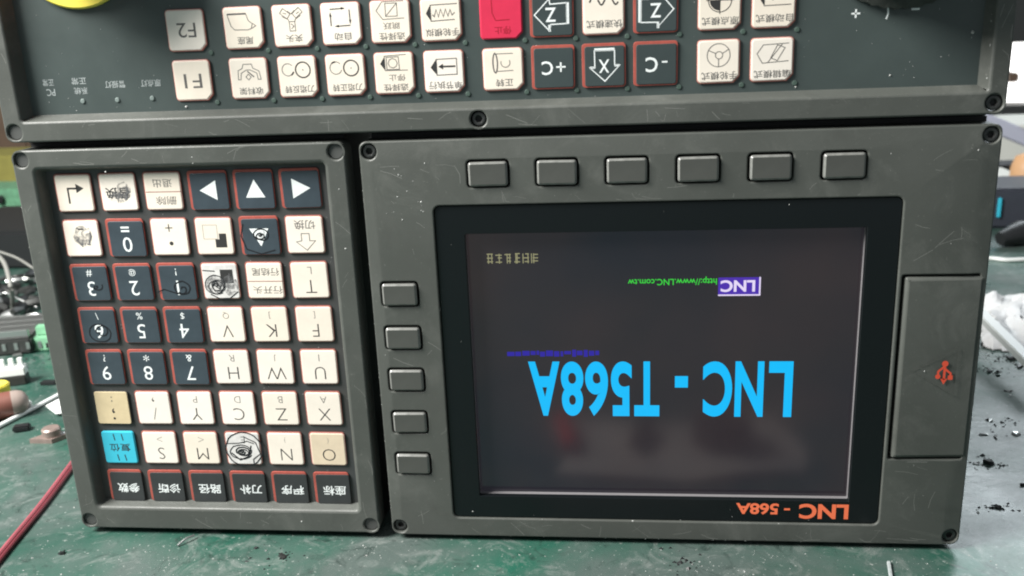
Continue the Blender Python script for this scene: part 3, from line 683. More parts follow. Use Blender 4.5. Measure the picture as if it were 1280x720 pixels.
opkey(5, YB, P_CREAM, [('ink', tri(C(*c, (212, 70), (235, 30), (235, 106)))), ('ink_soft', both(ln(C(*c, (365, 30), (235, 32), (235, 106), (350, 102)), 0.35), ln(C(*c, (243, 76), (252, 86), (262, 54), (272, 88), (284, 52), (296, 88), (308, 52), (318, 86), (330, 56), (338, 82), (352, 70)), 0.35), lab('手轮模拟', 4.6, 12.6)))])
opkey(6, YB, P_RED, [('darkred_ink', both(tx('停止', 0.6, 4.8, 2.8, 6.2), ln([(-3.4, -7.2), (-3.2, -1.5), (-2.0, 1.2), (3.2, 1.0)], 0.3)))], 'crimson stop key')
c = (838, 76)
opkey(7, YB, P_DARK, [('white', both(ln(C(*c, (755, 75), (826, 4), (830, 28), (908, 24), (908, 118), (832, 120), (826, 150)), 0.42, True), ln(C(*c, (912, 22), (912, 120)), 1.1), ln(C(*c, (826, 122), (826, 152)), 0.9), tx('Z', -0.4, 0, 5.0, 3.9, 0.012)))])
c = (1100, 85)
opkey(8, YB, P_CREAM, [('ink', ln([(-5 + k * 10.3 / 40, -4.6 + 1.9 * math.sin(k / 40 * 4 * PI + 2.6)) for k in range(41)], 0.55)), ('ink_soft', lab('快速模式', 4.0, 13.0))])
c = (158, 52)
opkey(9, YB, P_DARK, [('white', both(ln(C(*c, (240, 48), (172, -30), (168, -4), (88, 0), (88, 104), (170, 106), (164, 130)), 0.42, True), ln(C(*c, (84, 0), (84, 104)), 1.2), ln(C(*c, (168, 108), (168, 132)), 0.9), tx('Z', 0, 0, 5.0, 3.9, 0.012)))])
c = (482, 42)
opkey(10, YB, P_CREAM, [('ink', both(tri([(0.1, -2.6)] + arc(0.1, -2.6, 3.6, 90, 180, 8)), tri([(0.1, -2.6)] + arc(0.1, -2.6, 3.6, 270, 360, 8)), ln(arc(0.1, -2.6, 4.1, 0, 360, 28), 0.3), ln([(0.1, -7.2), (0.1, 2.2)], 0.3), ln([(-4.8, -2.6), (5, -2.6)], 0.3))), ('ink_soft', lab('原点模式', 4.6, 13.0))])
opkey(11, YB, P_CREAM, [('ink', both(tri([(-5.6, -3.2), (-3.4, -6.4), (-3.4, 0.0)]), ln([(4.6, -3.0), (-1.0, -3.0)], 0.7), tri([(-2.6, -3.0), (-0.3, -4.3), (-0.3, -1.7)]))), ('ink_soft', both(ln([(5.6, -6.4), (-3.4, -6.2), (-3.4, 0.0), (6.0, -0.2)], 0.32), lab('自动模式', 4.4, 13.0)))])
mb = MB()
ZP = 5.55
for s, x, y, wd in (('原点灯', 38.8, -42.6, 8.2), ('警报灯', 24.0, -42.6, 8.4), ('系统', 9.4, -40.6, 5.6), ('正常', 9.2, -44.4, 6.0), ('PC', -3.3, -40.4, 3.6), ('正常', -3.7, -44.2, 4.6)):
    text(mb, s, x, y, 2.7, ZP, wd, 0.006)
link('panel_lettering', rel(mb, O3).mesh('panel_lettering', M['white_dim']), op)
for x, y in ((9.5, -36.6), (24.0, -36.6), (38.5, -36.8)): link('indicator_light', LEDD, op, (x + O3[0], y + O3[1], 5.2 + O3[2]))
mb = MB()
stroke(mb, [(303.2, -57.9), (306.2, -57.9)], 0.6, ZP); stroke(mb, [(304.7, -59.4), (304.7, -56.4)], 0.6, ZP)
stroke(mb, [(315.6, -59.6), (315.8, -57.4), (315.2, -55.6)], 0.6, ZP)
stroke(mb, [(323.6, -58.6), (326.4, -58.6)], 0.7, ZP)
link('panel_lettering', rel(mb, O3).mesh('dial_marks', M['white']), op)
def lathe(mb, cx, cy, prof, n=40, knurl=0.0):           # prof: (radius, z)
    vs = []; fs = []
    for r, z in prof:
        for k in range(n):
            a = 2 * PI * k / n; rr = r * (1 + (knurl if k % 2 else 0))
            vs.append((cx + rr * math.cos(a), cy + rr * math.sin(a), z))
    for j in range(len(prof) - 1):
        for k in range(n): k2 = (k + 1) % n; fs.append((j * n + k, j * n + k2, (j + 1) * n + k2, (j + 1) * n + k))
    fs.append(tuple(range((len(prof) - 1) * n, len(prof) * n)))
    mb.add(vs, fs)
mb = MB(); lathe(mb, 319.6, -90.3, [(31, 5.6), (31, 3.0), (29.5, 2.2), (27, 1.5), (26, -14), (24.5, -15.5), (5, -16)], 96, 0.02)
kn = link('handwheel', rel(mb, O3).mesh('handwheel', M['knob'], 40), op)
mb = MB(); lathe(mb, 15.6, -96.4, [(25, 5.6), (25, 4.0), (24.4, 3.4), (10, 3.4)], 56)
link('emergency_plate', rel(mb, O3).mesh('emergency_plate', M['yellow'], 40), op)
mb = MB(); lathe(mb, 15.6, -97, [(10, 4), (10, -8), (16, -10), (18, -14), (17, -18), (12, -21), (3, -22)], 40)
link('stop_button', rel(mb, O3).mesh('stop_button', M['red_plastic'], 50), op)
mb = MB(); lathe(mb, 42.5, -88.5, [(11, 5.6), (11, -4), (9, -8), (3, -8.5)], 32)
link('selector_switch', rel(mb, O3).mesh('selector_switch', M['black_plastic'], 50), op)

# chipped paint, dust and scratches lying on the three units
def flecks(parent, O, pts, seed, name='dust_speck'):
    rd = random.Random(seed); mb = MB()
    for x, y, z, r in pts:
        n = rd.randint(4, 6); a0 = rd.random() * 6
        P = [(x + r * rd.uniform(.5, 1.2) * math.cos(a0 + 2 * PI * k / n), y + r * rd.uniform(.5, 1.2) * math.sin(a0 + 2 * PI * k / n), z) for k in range(n)]
        mb.add(P + [(x, y, z - r * 0.5)], [(k, (k + 1) % n, n) for k in range(n)])
    link(name, rel(mb, O).mesh(name, M['speck']), parent, kind='stuff')
def scratches(parent, O, rects, seed, n):
    rd = random.Random(seed); mb = MB()
    for x0, y0, x1, y1, z, k in rects:
        for _ in range(k):
            x, y = rd.uniform(x0, x1), rd.uniform(y0, y1); a = rd.gauss(0.5, .9); L = rd.uniform(1.5, 9) ; b = a + rd.uniform(-.25, .25)
            P = [(x, y), (x + L * .5 * math.cos(a), y + L * .5 * math.sin(a)), (x + L * .5 * (math.cos(a) + math.cos(b)), y + L * .5 * (math.sin(a) + math.sin(b)))]
            P = [(min(max(px, x0), x1), min(max(py, y0), y1)) for px, py in P]
            stroke(mb, P, rd.uniform(.05, .16), z)
    link('scratch', rel(mb, O).mesh('scratch', M['scratch']), parent, kind='stuff')
scratches(kp, O, [(-21, -17.5, -14.6, 151, -.02, 10), (109, -17.5, 114.8, 151, -.02, 10), (-14, -17.6, 109, -12.2, -.02, 12), (-14, 143.2, 109, 151.2, -.02, 14)], 5, 0)
scratches(du, O2, [(127, 12, 148, 150, -.02, 14), (160, 1.5, 324, 6.4, -.02, 14), (128, -9.5, 160, 6, -.02, 8), (150, 145, 345, 151.6, -.02, 22), (327, -9.5, 349, 36, -.02, 9), (328, 115, 349, 150, -.02, 8)], 6, 0)
scratches(op, O3, [(-12, -28.4, 163, -22.6, -.02, 16), (174, -28.4, 347, -22.6, -.02, 16), (-21.6, -80, -16, -30, -.02, 6), (351.5, -80, 356, -30, -.02, 6)], 7, 0)
rd = random.Random(41)
F = [(rd.uniform(-8, 104), 141.0 + rd.uniform(-0.8, 0.1), 4.6, rd.uniform(.12, .34)) for _ in range(90)]
F += [(54, -14, 0, .35), (54, -11.6, 0, .25), (17, -9.0, 0.4, .45), (112, 0, 0, .4), (114.3, 18, 0.2, .4), (112.3, 24, 0, .5), (81, 147, 0, .5), (46, 151.6, .5, .7), (100, 151.7, .5, .5), (62, 151.6, .4, .4)]
F += [(rd.uniform(-12, 106), rd.uniform(-10, 140), 4.9, rd.uniform(.08, .2)) for _ in range(120)]
F += [(-21.6 + rd.uniform(0, .3), rd.uniform(-15, 148), .35, rd.uniform(.1, .32)) for _ in range(70)] + [(rd.uniform(-18, 112), -18.2, .35, rd.uniform(.1, .3)) for _ in range(40)] + [(rd.uniform(-18, 112), 151.8, .35, rd.uniform(.1, .35)) for _ in range(40)]
flecks(kp, O, F, 1)
F = [(140 + rd.uniform(0, 160), 152.2 + rd.uniform(-.5, .1), 0.3, rd.uniform(.15, .5)) for _ in range(34)]
F += [(rd.uniform(128, 150), rd.uniform(-10, 14), 0, rd.uniform(.12, .4)) for _ in range(14)]
F += [(rd.uniform(122, 356), rd.uniform(-10, 150), 0 if rd.random() < .5 else .8, rd.uniform(.06, .2)) for _ in range(160)]
F = [f for f in F if not (157 < f[0] < 316 and 15 < f[1] < 137)]
F += [(225, 143.9, .2, .6), (285, 144, .2, .3), (157, 141, .8, .4), (349, -9, 0.1, .6), (337, 76, -0.7, .35)]
F += [(121.2, rd.uniform(-14, 148), 1.1, rd.uniform(.1, .3)) for _ in range(60)]
flecks(du, O2, F, 2)
F = [(rd.uniform(-13, 120), -30.2 + rd.uniform(-.7, .3), 5.2, rd.uniform(.15, .4)) for _ in range(50)]
F += [(349.9, rd.uniform(-70, -30), rd.uniform(1, 5), rd.uniform(.2, .5)) for _ in range(40)]
F += [(52, -33, 5.5, .7), (49, -50, 5.5, .5), (285, -33, 5.5, .5), (318, -36, 5.5, .5), (345, -50, 5.4, .8)]
F += [(rd.uniform(-12, 348), rd.uniform(-80, -31), 5.55, rd.uniform(.08, .22)) for _ in range(160)]
flecks(op, O3, F, 3)

# ------------------------------------------------------------------ litter on the bench
def thing(name, me_or_none, loc, label, cat, rz=0.0, group=None):
    o = bpy.data.objects.new(name, me_or_none); col.objects.link(o); o.location = loc; o.rotation_euler = (0, 0, rz)
    o['label'] = label; o['category'] = cat
    if group: o['group'] = group
    return o
class WB:                                                # plain world-axis mesh builder in millimetres
    def __init__(s): s.v = []; s.f = []
    def add(s, vs, fs): o = len(s.v); s.v += [tuple(p) for p in vs]; s.f += [tuple(i + o for i in f) for f in fs]; return s
    def box(s, x0, y0, z0, x1, y1, z1):
        return s.add([(x0, y0, z0), (x1, y0, z0), (x1, y1, z0), (x0, y1, z0), (x0, y0, z1), (x1, y0, z1), (x1, y1, z1), (x0, y1, z1)],
                     [(0, 3, 2, 1), (4, 5, 6, 7), (0, 1, 5, 4), (1, 2, 6, 5), (2, 3, 7, 6), (3, 0, 4, 7)])
    def tube(s, pts, r, n=10, r1=None):
        pts = [Vector(p) for p in pts]; m = len(pts); vs = []; fs = []
        ref = Vector((0, 0, 1))
        for i, p in enumerate(pts):
            t = (pts[min(i + 1, m - 1)] - pts[max(i - 1, 0)]).normalized()
            a = t.cross(ref)
            if a.length < 1e-3: a = t.cross(Vector((1, 0, 0)))
            a.normalize(); b = a.cross(t)
            rr = r if r1 is None else r + (r1 - r) * i / (m - 1)
            if isinstance(r, (list, tuple)): rr = r[i]
            for k in range(n): an = 2 * PI * k / n; vs.append(p + a * rr * math.cos(an) + b * rr * math.sin(an))
        for i in range(m - 1):
            for k in range(n): k2 = (k + 1) % n; fs.append((i * n + k, i * n + k2, (i + 1) * n + k2, (i + 1) * n + k))
        fs += [tuple(range(n))[::-1], tuple(range((m - 1) * n, m * n))]
        return s.add(vs, fs)
    def cyl(s, x, y, z0, z1, r, n=20, r1=None): return s.tube([(x, y, z0), (x, y, z1)], [r, r if r1 is None else r1], n)
    def mesh(s, name, m, smooth=None, bev=0.0):
        me = bpy.data.meshes.new(name); me.from_pydata([(x / 1000, y / 1000, z / 1000) for x, y, z in s.v], [], s.f); me.materials.append(m)
        bm = bmesh.new(); bm.from_mesh(me); bmesh.ops.recalc_face_normals(bm, faces=bm.faces)
        if bev:
            bmesh.ops.bevel(bm, geom=[e for e in bm.edges if e.is_manifold and e.calc_face_angle(0) > 0.6], offset=bev / 1000, segments=2, affect='EDGES', clamp_overlap=True)
        bm.to_mesh(me); bm.free()
        if smooth:
            for p in me.polygons: p.use_smooth = True
            me.set_sharp_from_angle(angle=math.radians(smooth))
        return me
def wpart(name, wbm, m, parent, smooth=35, bev=0.0, loc=(0, 0, 0)):
    o = bpy.data.objects.new(name, wbm.mesh(name, m, smooth, bev)); col.objects.link(o); o.parent = parent; o.location = [c / 1000 for c in loc]; return o
def curve_pts(P, n=8):                                    # Catmull-Rom through the points
    P = [Vector(p) for p in P]; R = []
    for i in range(len(P) - 1):
        a = P[max(i - 1, 0)]; b = P[i]; c_ = P[i + 1]; d = P[min(i + 2, len(P) - 1)]
        for k in range(n):
            t = k / n; R.append(0.5 * ((2 * b) + (c_ - a) * t + (2 * a - 5 * b + 4 * c_ - d) * t * t + (3 * b - a - 3 * c_ + d) * t ** 3))
    R.append(P[-1]); return R
def bpt(u, v, h=0.0):
    p = on_bench(u, v, h); return (p.x * 1000, p.y * 1000, p.z * 1000)

# left: twin red wire
A = bpt(0, 692, 1.2); B = bpt(88, 581, 1.2)
dv = Vector(B) - Vector(A)
pts = [Vector(A) - dv * 0.6, A, Vector(A) + dv * 0.5 + Vector((0.8, 0, 0)), B, Vector(B) + dv * 0.25, Vector(B) + dv * 0.5 + Vector((6, 0, 0))]
t = thing('twin_wire', None, (0, 0, 0), 'faded red two-core wire lying on the bench at the lower left', 'wire')
w_ = WB(); w_.tube(curve_pts(pts), 1.25); wpart('core', w_, M['wire_pink'], t)
w_ = WB(); w_.tube(curve_pts([Vector(p) + Vector((2.2, 0.4, -0.1)) for p in pts]), 1.1); wpart('core', w_, M['wire_dark'], t)
# small flanged metal can
p = on_bench(66, 549)
t = thing('flanged_can', None, p, 'small dull pinkish metal can on a diamond-shaped flange, left of the keypad', 'component', 0.5)
w_ = WB(); n = 24
out = []
for k in range(n):
    a = 2 * PI * k / n; e = (abs(math.cos(a)) / 11.5 + abs(math.sin(a)) / 6.5); out.append((math.cos(a) / e, math.sin(a) / e))
w_.add([(x, y, 0) for x, y in out] + [(x, y, 2.6) for x, y in out], [tuple(range(n))[::-1], tuple(range(n, 2 * n))] + [(k, (k + 1) % n, n + (k + 1) % n, n + k) for k in range(n)])
wpart('flange', w_, M['dull_brass'], t, 30)
w_ = WB(); w_.tube([(0, 0, 2.6), (0, 0, 6.4), (0, 0, 7.2)], [5.0, 5.0, 4.2], 24); wpart('cap', w_, M['dull_brass'], t, 40)
p = on_bench(78, 547)
w_ = WB(); w_.tube([(0, 0, 0), (0, 0, .6), (0, 0, 2), (0, 0, 3.4), (0, 0, 4)], [.8, 1.7, 2.2, 1.7, .5], 14)
thing('steel_ball', w_.mesh('steel_ball', M['steel'], 60), p, 'tiny shiny steel bead beside the flanged metal can', 'bead')
w_ = WB(); w_.box(-4.5, -3, 0, 4.5, 3, 3.4)
thing('black_clip', w_.mesh('black_clip', M['black_plastic'], 30, 0.8), on_bench(28, 538), 'small black plastic lump between the white stick and the wire', 'clip', 0.4)
# white stick, paper scrap
A = Vector(bpt(0, 532, 1.5)); B = Vector(bpt(73, 494, 1.5)); dv = B - A
w_ = WB(); w_.tube([A - dv * 0.7, A, B, B + dv * 0.35], 1.35, 10)
thing('white_stick', w_.mesh('white_stick', M['white_plastic'], 40), (0, 0, 0), 'thin white stick lying slantwise left of the keypad', 'stick')
w_ = WB()
a, b, c_, d = bpt(57, 508, .5), bpt(78, 497, .8), bpt(92, 516, .5), bpt(70, 518, 1.8)
w_.add([a, b, c_, d] + [(x, y, z + 0.5) for x, y, z in (a, b, c_, d)], [(0, 3, 2, 1), (4, 5, 6, 7), (0, 1, 5, 4), (1, 2, 6, 5), (2, 3, 7, 6), (3, 0, 4, 7)])
thing('paper_scrap', w_.mesh('paper_scrap', M['white_plastic']), (0, 0, 0), 'white scrap of paper beside the keypad below the white stick', 'paper')
# brown tool tip
A = Vector(bpt(-40, 516, 8)); B = Vector(bpt(36, 500, 8)); dv = (B - A)
t = thing('tool_handle', None, (0, 0, 0), 'reddish brown rounded tool handle entering at the left edge', 'tool')
w_ = WB(); w_.tube([A, A + dv * .3, A + dv * .72], [8, 8, 7.6], 20); wpart('grip', w_, M['brown_tip'], t, 50)
w_ = WB(); w_.tube([A + dv * f for f in (.72, .82, .9, .96, 1.0)], [7.6, 7.4, 6.6, 5.0, 2.0], 20); wpart('tip', w_, M['grey_tip'], t, 60)
p = on_bench(34, 512)
w_ = WB(); w_.box(-3, -2.5, 0, 3, 2.5, 5)
thing('white_crumb', w_.mesh('white_crumb', M['white_plastic'], 30, 0.6), p, 'tiny white plastic lump touching the brown tool handle', 'plastic bit', 0.5)
# white plug with pins
p = on_bench(13, 480)
t = thing('pin_plug', None, p, 'white four-pin plug standing on the green bench by the left edge', 'connector', 0.35)
w_ = WB(); w_.box(-11, -5, 0, 11, 5, 6); wpart('body', w_, M['dark_steel'], t, 30, .6)
w_ = WB(); w_.box(-11, -4, 6, 11, 4, 12); wpart('shell', w_, M['white_plastic'], t, 30, .6)
for k in range(4):
    w_ = WB(); w_.box(-1.3, -1.3, 12, 1.3, 1.3, 17); wpart('pin', w_, M['white_plastic'], t, 30, 0, (-8 + k * 5.4, 0, 0))
w_ = WB(); w_.cyl(0, 0, 0, 9, 8, 24)
thing('yellow_cap', w_.mesh('yellow_cap', M['yellow'], 40, .8), on_bench(-3, 497), 'yellow round cap at the left edge under the white plug', 'cap')
w_ = WB(); w_.box(-5, -2.5, 0, 5, 2.5, 2.2)
thing('chip', w_.mesh('chip', M['black_plastic'], 30, .3), on_bench(62, 480), 'small black chip lying on bare green bench left of the keypad', 'chip', 0.05)
# pale green terminal block
p = on_bench(52, 436)
t = thing('terminal_block', None, p, 'pale green screw terminal block close to the keypad edge', 'connector', 0.15)
w_ = WB(); w_.box(-6, -5, 0, 20, 6, 10); wpart('body', w_, M['mint'], t, 30, .8)
w_ = WB(); w_.box(-2, 0, 10, 20, 6, 17); wpart('riser', w_, M['mint'], t, 30, .8)
for k in range(4):
    w_ = WB(); w_.box(-1.3, -5.4, 2.5, 1.3, -4.6, 6); wpart('slot', w_, M['dark_steel'], t, 30, 0, (-3 + k * 5.2, 0, 0))
# finned relay / heatsink
p = on_bench(20, 443)
t = thing('heatsink', None, p, 'dark metal block with bright parallel fins on top at the left', 'heatsink', 0.25)
w_ = WB(); w_.box(-40, -2, 0, 12, 44, 12); wpart('block', w_, M['dark_steel'], t, 30, 1.5)
for k in range(4):
    w_ = WB(); w_.box(-38, -1.4, 12, 10, 1.4, 17); wpart('fin', w_, M['steel'], t, 30, .3, (k * 2, 3 + k * 12, 0))
for k in range(5):
    w_ = WB(); w_.box(-1.2, -2.6, 4, 1.2, -1.9, 9); wpart('terminal', w_, M['steel'], t, 30, 0, (-14 + k * 8, 0, 0))
w_ = WB(); w_.box(-3, -2, 0, 3, 2, 2)
for i, (u, v) in enumerate(((34, 433), (22, 446))):
    thing('metal_crumb', w_.mesh('metal_crumb', M['steel'], 30, .4), on_bench(u, v), ('bright metal crumb on the bench in front of the green terminal block', 'bright metal crumb fallen below the finned heatsink')[i], 'metal chip', .7 * i)
# tangle of small scrap parts behind
rd = random.Random(77)
kinds = ['dark_steel', 'steel', 'black_plastic', 'black_plastic', 'dark_steel', 'wire_grey', 'dark_steel', 'dark_steel']
for i in range(48):
    u = rd.uniform(-10, 58); v = rd.uniform(352, 404)
    p = on_bench(u, v); s = rd.uniform(3, 8)
    w_ = WB(); w_.tube([(-s, 0, 0), (-s * .3, 0, rd.uniform(-1, 3)), (s, rd.uniform(-4, 4), 0)], [s * rd.uniform(.3, .6), s * .6, s * rd.uniform(.25, .5)], rd.choice((5, 6, 8)))
    p.z = s * 0.55 / 1000 + rd.uniform(0, .006)
    mk = rd.choice(kinds); nm = {'dark_steel': 'dark grey metal', 'steel': 'silvery metal', 'black_plastic': 'black plastic', 'wire_grey': 'mid grey plastic', 'offwhite': 'cream coloured plastic'}[mk]
    thing('scrap_part', w_.mesh('scrap_part', M[mk], 30, .5), p, 'small %s scrap piece in the jumbled heap left of the keypad' % nm, 'scrap', rd.uniform(0, 6), 'scrap pieces heaped behind the heatsink')
for i, (P, r, mk, lb) in enumerate((
    ([(-8, 315, 50), (6, 330, 46), (14, 362, 30), (16, 384, 6), (12, 400, 2)], 1.7, 'wire_grey', 'thick grey cable arching down over the scrap heap at the left'),
    ([(-10, 312, 40), (20, 322, 34), (46, 338, 24), (70, 352, 4)], 1.0, 'wire_grey', 'thin grey cable slanting over the black box at the left'),
    ([(-10, 352, 10), (16, 346, 18), (38, 344, 16), (66, 350, 4)], 1.5, 'dark_steel', 'dark grey cable lying across the front of the black box'),
    ([(-6, 372, 12), (6, 366, 16), (24, 374, 10), (46, 384, 3)], 0.8, 'steel', 'silvery bare wire looped over the scrap heap'))):
    w_ = WB(); w_.tube(curve_pts([bpt(*q_) for q_ in P]), r)
    thing('cable', w_.mesh('cable', M[mk], 40), (0, 0, 0), lb, 'cable')
# black box, grey rail, board and yellow thing stacked further back on the left
def crate(name, u0, u1, vb, vt, Y, depth, m, label, cat, bev=3.0):
    """a box resting on the bench at depth Y, its front covering picture columns u0..u1 up to row vt"""
    a = at(u0, vb, Y); b = at(u1, vb, Y); top = at((u0 + u1) / 2, vt, Y).z
    x0, x1 = a.x * 1000, b.x * 1000
    w_ = WB(); w_.box(-(x1 - x0) / 2, 0, 0, (x1 - x0) / 2, depth, top * 1000)
    return thing(name, w_.mesh(name, m, 30, bev), (((x0 + x1) / 2000), Y, 0), label, cat), top
t, top = crate('black_box', -90, 66, 344, 290, 0.46, 130, M['black_plastic'], 'black plastic box standing behind the scrap heap on the left', 'box')
p = at(0, 268, 0.60)
t, top = crate('grey_rail', -80, 60, 300, 266, 0.62, 22, M['wire_grey'], 'grey metal rail behind the black box on the left', 'rail', 1)
t, top = crate('circuit_board_stack', -80, 60, 262, 237, 0.70, 60, M['pcb'], 'green circuit board edge above the grey rail at the left', 'circuit board', 1)
w_ = WB(); w_.box(-9, -4, top * 1000 - 20, 9, -0.5, top * 1000 - 8); wpart('chip', w_, M['black_plastic'], t, 30, .5, (-22, 0, 0))
w_ = WB(); w_.box(-8, -5, top * 1000 - 20, 8, -0.5, top * 1000 - 6); wpart('socket', w_, M['white_plastic'], t, 30, .5, (0, 0, 0))
w_ = WB(); w_.tube([(0, -6, top * 1000 - 12), (0, 0, top * 1000 - 12)], 5, 14); wpart('capacitor', w_, M['black_plastic'], t, 30, .5, (16, 0, 0))
t, top2 = crate('olive_case', -120, 60, 250, 196, 0.82, 90, M['olive'], 'olive yellow case behind the circuit board on the left', 'case')
t, top2 = crate('cardboard_box', -160, 50, 260, 90, 1.0, 160, M['card'], 'brown cardboard box at the far left behind everything', 'box', 4)

# right: clutter at the back of the bench
t, top = crate('slate_box', 1215, 1330, 296, 236, 0.56, 70, M['box_violet'], 'dark slate box at the back right of the bench', 'box')
q_ = at(1247, 270, 0.56); w_ = WB(); w_.box(-1.6, -3, 12, 1.6, -.5, top * 1000 - 8); wpart('blue_edge', w_, M['cyan_key'], t, 30, .5, ((q_.x - t.location.x) * 1000, 0, 0))
w_ = WB(); w_.tube([(-30, 0, 8), (-10, 0, 11), (12, 0, 10), (34, 0, 6)], [6, 11, 11, 5], 14)
thing('black_mouse', w_.mesh('black_mouse', M['black_plastic'], 60), on_bench(1283, 305), 'black rounded lump in front of the slate box on the right', 'mouse', 0.4)
t, top = crate('white_tray', 1200, 1277, 260, 221, 0.70, 60, M['offwhite'], 'off-white tray just behind the slate box on the right', 'tray')
t, top = crate('dark_bar', 1200, 1300, 240, 207, 0.80, 40, M['black_plastic'], 'black bar behind the white tray on the right', 'bar', 2)
t, top = crate('pale_case', 1190, 1340, 240, 157, 0.92, 120, M['offwhite'], 'pale cream case standing at the far right', 'case')
p = at(1285, 212, 0.68)
w_ = WB(); h_ = p.z * 1000 + 18
w_.tube([(0, 0, 0), (0, 0, h_ * .3), (0, 0, h_ * .7), (0, 0, h_ * .92), (0, 0, h_)], [16, 17, 17, 13, 4], 24)
thing('peach_bottle', w_.mesh('peach_bottle', M['peach'], 60), (p.x, p.y, 0), 'peach coloured rounded bottle cut by the right edge', 'bottle')
w_ = WB(); p0 = at(1236, 140, 1.1); p1 = at(1330, 178, 0.97)
def slab(p0, p1, th, dp, m, name):
    w_ = WB(); d = (p1 - p0) * 1000; n_ = Vector((0, dp, 0)); u_ = Vector((0, 0, -th)); z = Vector((0, 0, 0))
    vs = [z, d, d + u_, u_, n_, d + n_, d + u_ + n_, u_ + n_]
    w_.add(vs, [(0, 1, 2, 3), (4, 7, 6, 5), (0, 4, 5, 1), (1, 5, 6, 2), (2, 6, 7, 3), (3, 7, 4, 0)])
    return w_
pc = slab(at(1225, 138, 0.93), at(1340, 186, 0.93), 22, 40, M['lavender'], 'lid')
thing('lavender_lid', pc.mesh('lavender_lid', M['lavender'], 30, 2), at(1225, 138, 0.93) + Vector((0, -0.012, 0.0)), 'lavender white lid lying tilted on the pale case', 'lid')
t, top = crate('window_sill_board', 1180, 1420, 200, 131, 1.35, 60, M['dark_steel'], 'dark board under the bright window on the far right', 'board', 2)
# back wall with the window
mbw = WB(); a = at(1150, 138, 1.6); b = at(1500, 42, 1.6)
wx0, wx1, wz0, wz1 = a.x * 1000, b.x * 1000, a.z * 1000, b.z * 1000
for x0, x1, z0, z1 in ((-2500, wx0, -300, 1900), (wx1, 3500, -300, 1900), (wx0, wx1, -300, wz0), (wx0, wx1, wz1, 1900)):
    mbw.box(x0, 1600, z0, x1, 1680, z1)
o = bpy.data.objects.new('back_wall', mbw.mesh('back_wall', M['wall'])); col.objects.link(o); o['kind'] = 'structure'
w_ = WB(); w_.box(wx0 - 20, 1690, wz0 - 20, wx1 + 20, 1696, wz1 + 20)
t = thing('window', None, (wx0 / 1000, 1.6, wz0 / 1000), 'bright window low in the wall at the top right corner', 'window')
for v_ in range(len(w_.v)): w_.v[v_] = (w_.v[v_][0] - wx0, w_.v[v_][1] - 1600, w_.v[v_][2] - wz0)
wpart('pane', w_, M['daylight'], t)
p = at(1268, 97, 1.59); w_ = WB(); w_.box(-9, -12, -9, 9, 88, 9); wpart('latch', w_, M['card'], t, 30, 3, (p.x * 1000 - wx0, 0, p.z * 1000 - wz0))
w_ = WB(); w_.box(wx0 - 60, 1560, wz1 - 2, wx1 + 200, 1599, wz1 + 500)
thing('dark_blind', w_.mesh('dark_blind', M['dark_steel'], 30, 3), (0, 0, 0), 'dark panel hung above the bright window at the top right', 'blind')
# white cable, plastic bag with a bar
w_ = WB(); w_.tube(curve_pts([bpt(1180, 321, 1.5), bpt(1215, 322, 1.5), bpt(1240, 323, 1.5), bpt(1262, 325, 1.5), bpt(1300, 322, 1.5), bpt(1340, 312, 1.5)]), 1.8)
thing('white_cable', w_.mesh('white_cable', M['white_plastic'], 40), (0, 0, 0), 'white cable lying flat across the green bench at the right', 'cable')
def bag():
    nx, ny = 26, 20; rd = random.Random(5); w_ = WB(); vs = []
    c0, c1, c2, c3 = Vector(bpt(1228, 436)), Vector(bpt(1310, 446)), Vector(bpt(1330, 362)), Vector(bpt(1218, 380))
    for j in range(ny):
        for i in range(nx):
            u = i / (nx - 1); v = j / (ny - 1)
            p = c0.lerp(c1, u).lerp(c3.lerp(c2, u), v)
            e = min(1, 6 * min(u, 1 - u, v, 1 - v))
            z = 1 + e * (10 + 4 * math.sin(u * 7 + 2 * math.sin(v * 5)) * math.sin(v * 5 + 1) + 1.2 * math.sin(u * 19 + v * 13) + rd.uniform(-.5, .5))
            vs.append((p.x + rd.uniform(-2, 2), p.y + rd.uniform(-2, 2), max(0.5, z)))
    w_.add(vs, [(j * nx + i, j * nx + i + 1, (j + 1) * nx + i + 1, (j + 1) * nx + i) for j in range(ny - 1) for i in range(nx - 1)])
    # underside lies on the bench
    w_.add([(x, y, 0.3) for x, y, z in vs], [(j * nx + i, (j + 1) * nx + i, (j + 1) * nx + i + 1, j * nx + i + 1) for j in range(ny - 1) for i in range(nx - 1)])
    return w_
thing('plastic_bag', bag().mesh('plastic_bag', M['bag'], 50), (0, 0, 0), 'crumpled white plastic bag on the bench right of the screen unit', 'bag')
A = Vector(bpt(1226, 398, 20)); B = Vector(bpt(1290, 462, 14)); dv = (B - A); n_ = Vector((-dv.y, dv.x, 0)).normalized() * 3.5
w_ = WB(); A0 = A - dv * .1
w_.add([A0 - n_, A0 + n_, B + n_, B - n_] + [q_ + Vector((0, 0, 5)) for q_ in (A0 - n_, A0 + n_, B + n_, B - n_)], [(0, 3, 2, 1), (4, 5, 6, 7), (0, 1, 5, 4), (1, 2, 6, 5), (2, 3, 7, 6), (3, 0, 4, 7)])
thing('white_bar', w_.mesh('white_bar', M['white_plastic'], 30, .6), (0, 0, 0), 'straight white plastic bar lying over the crumpled bag', 'bar')

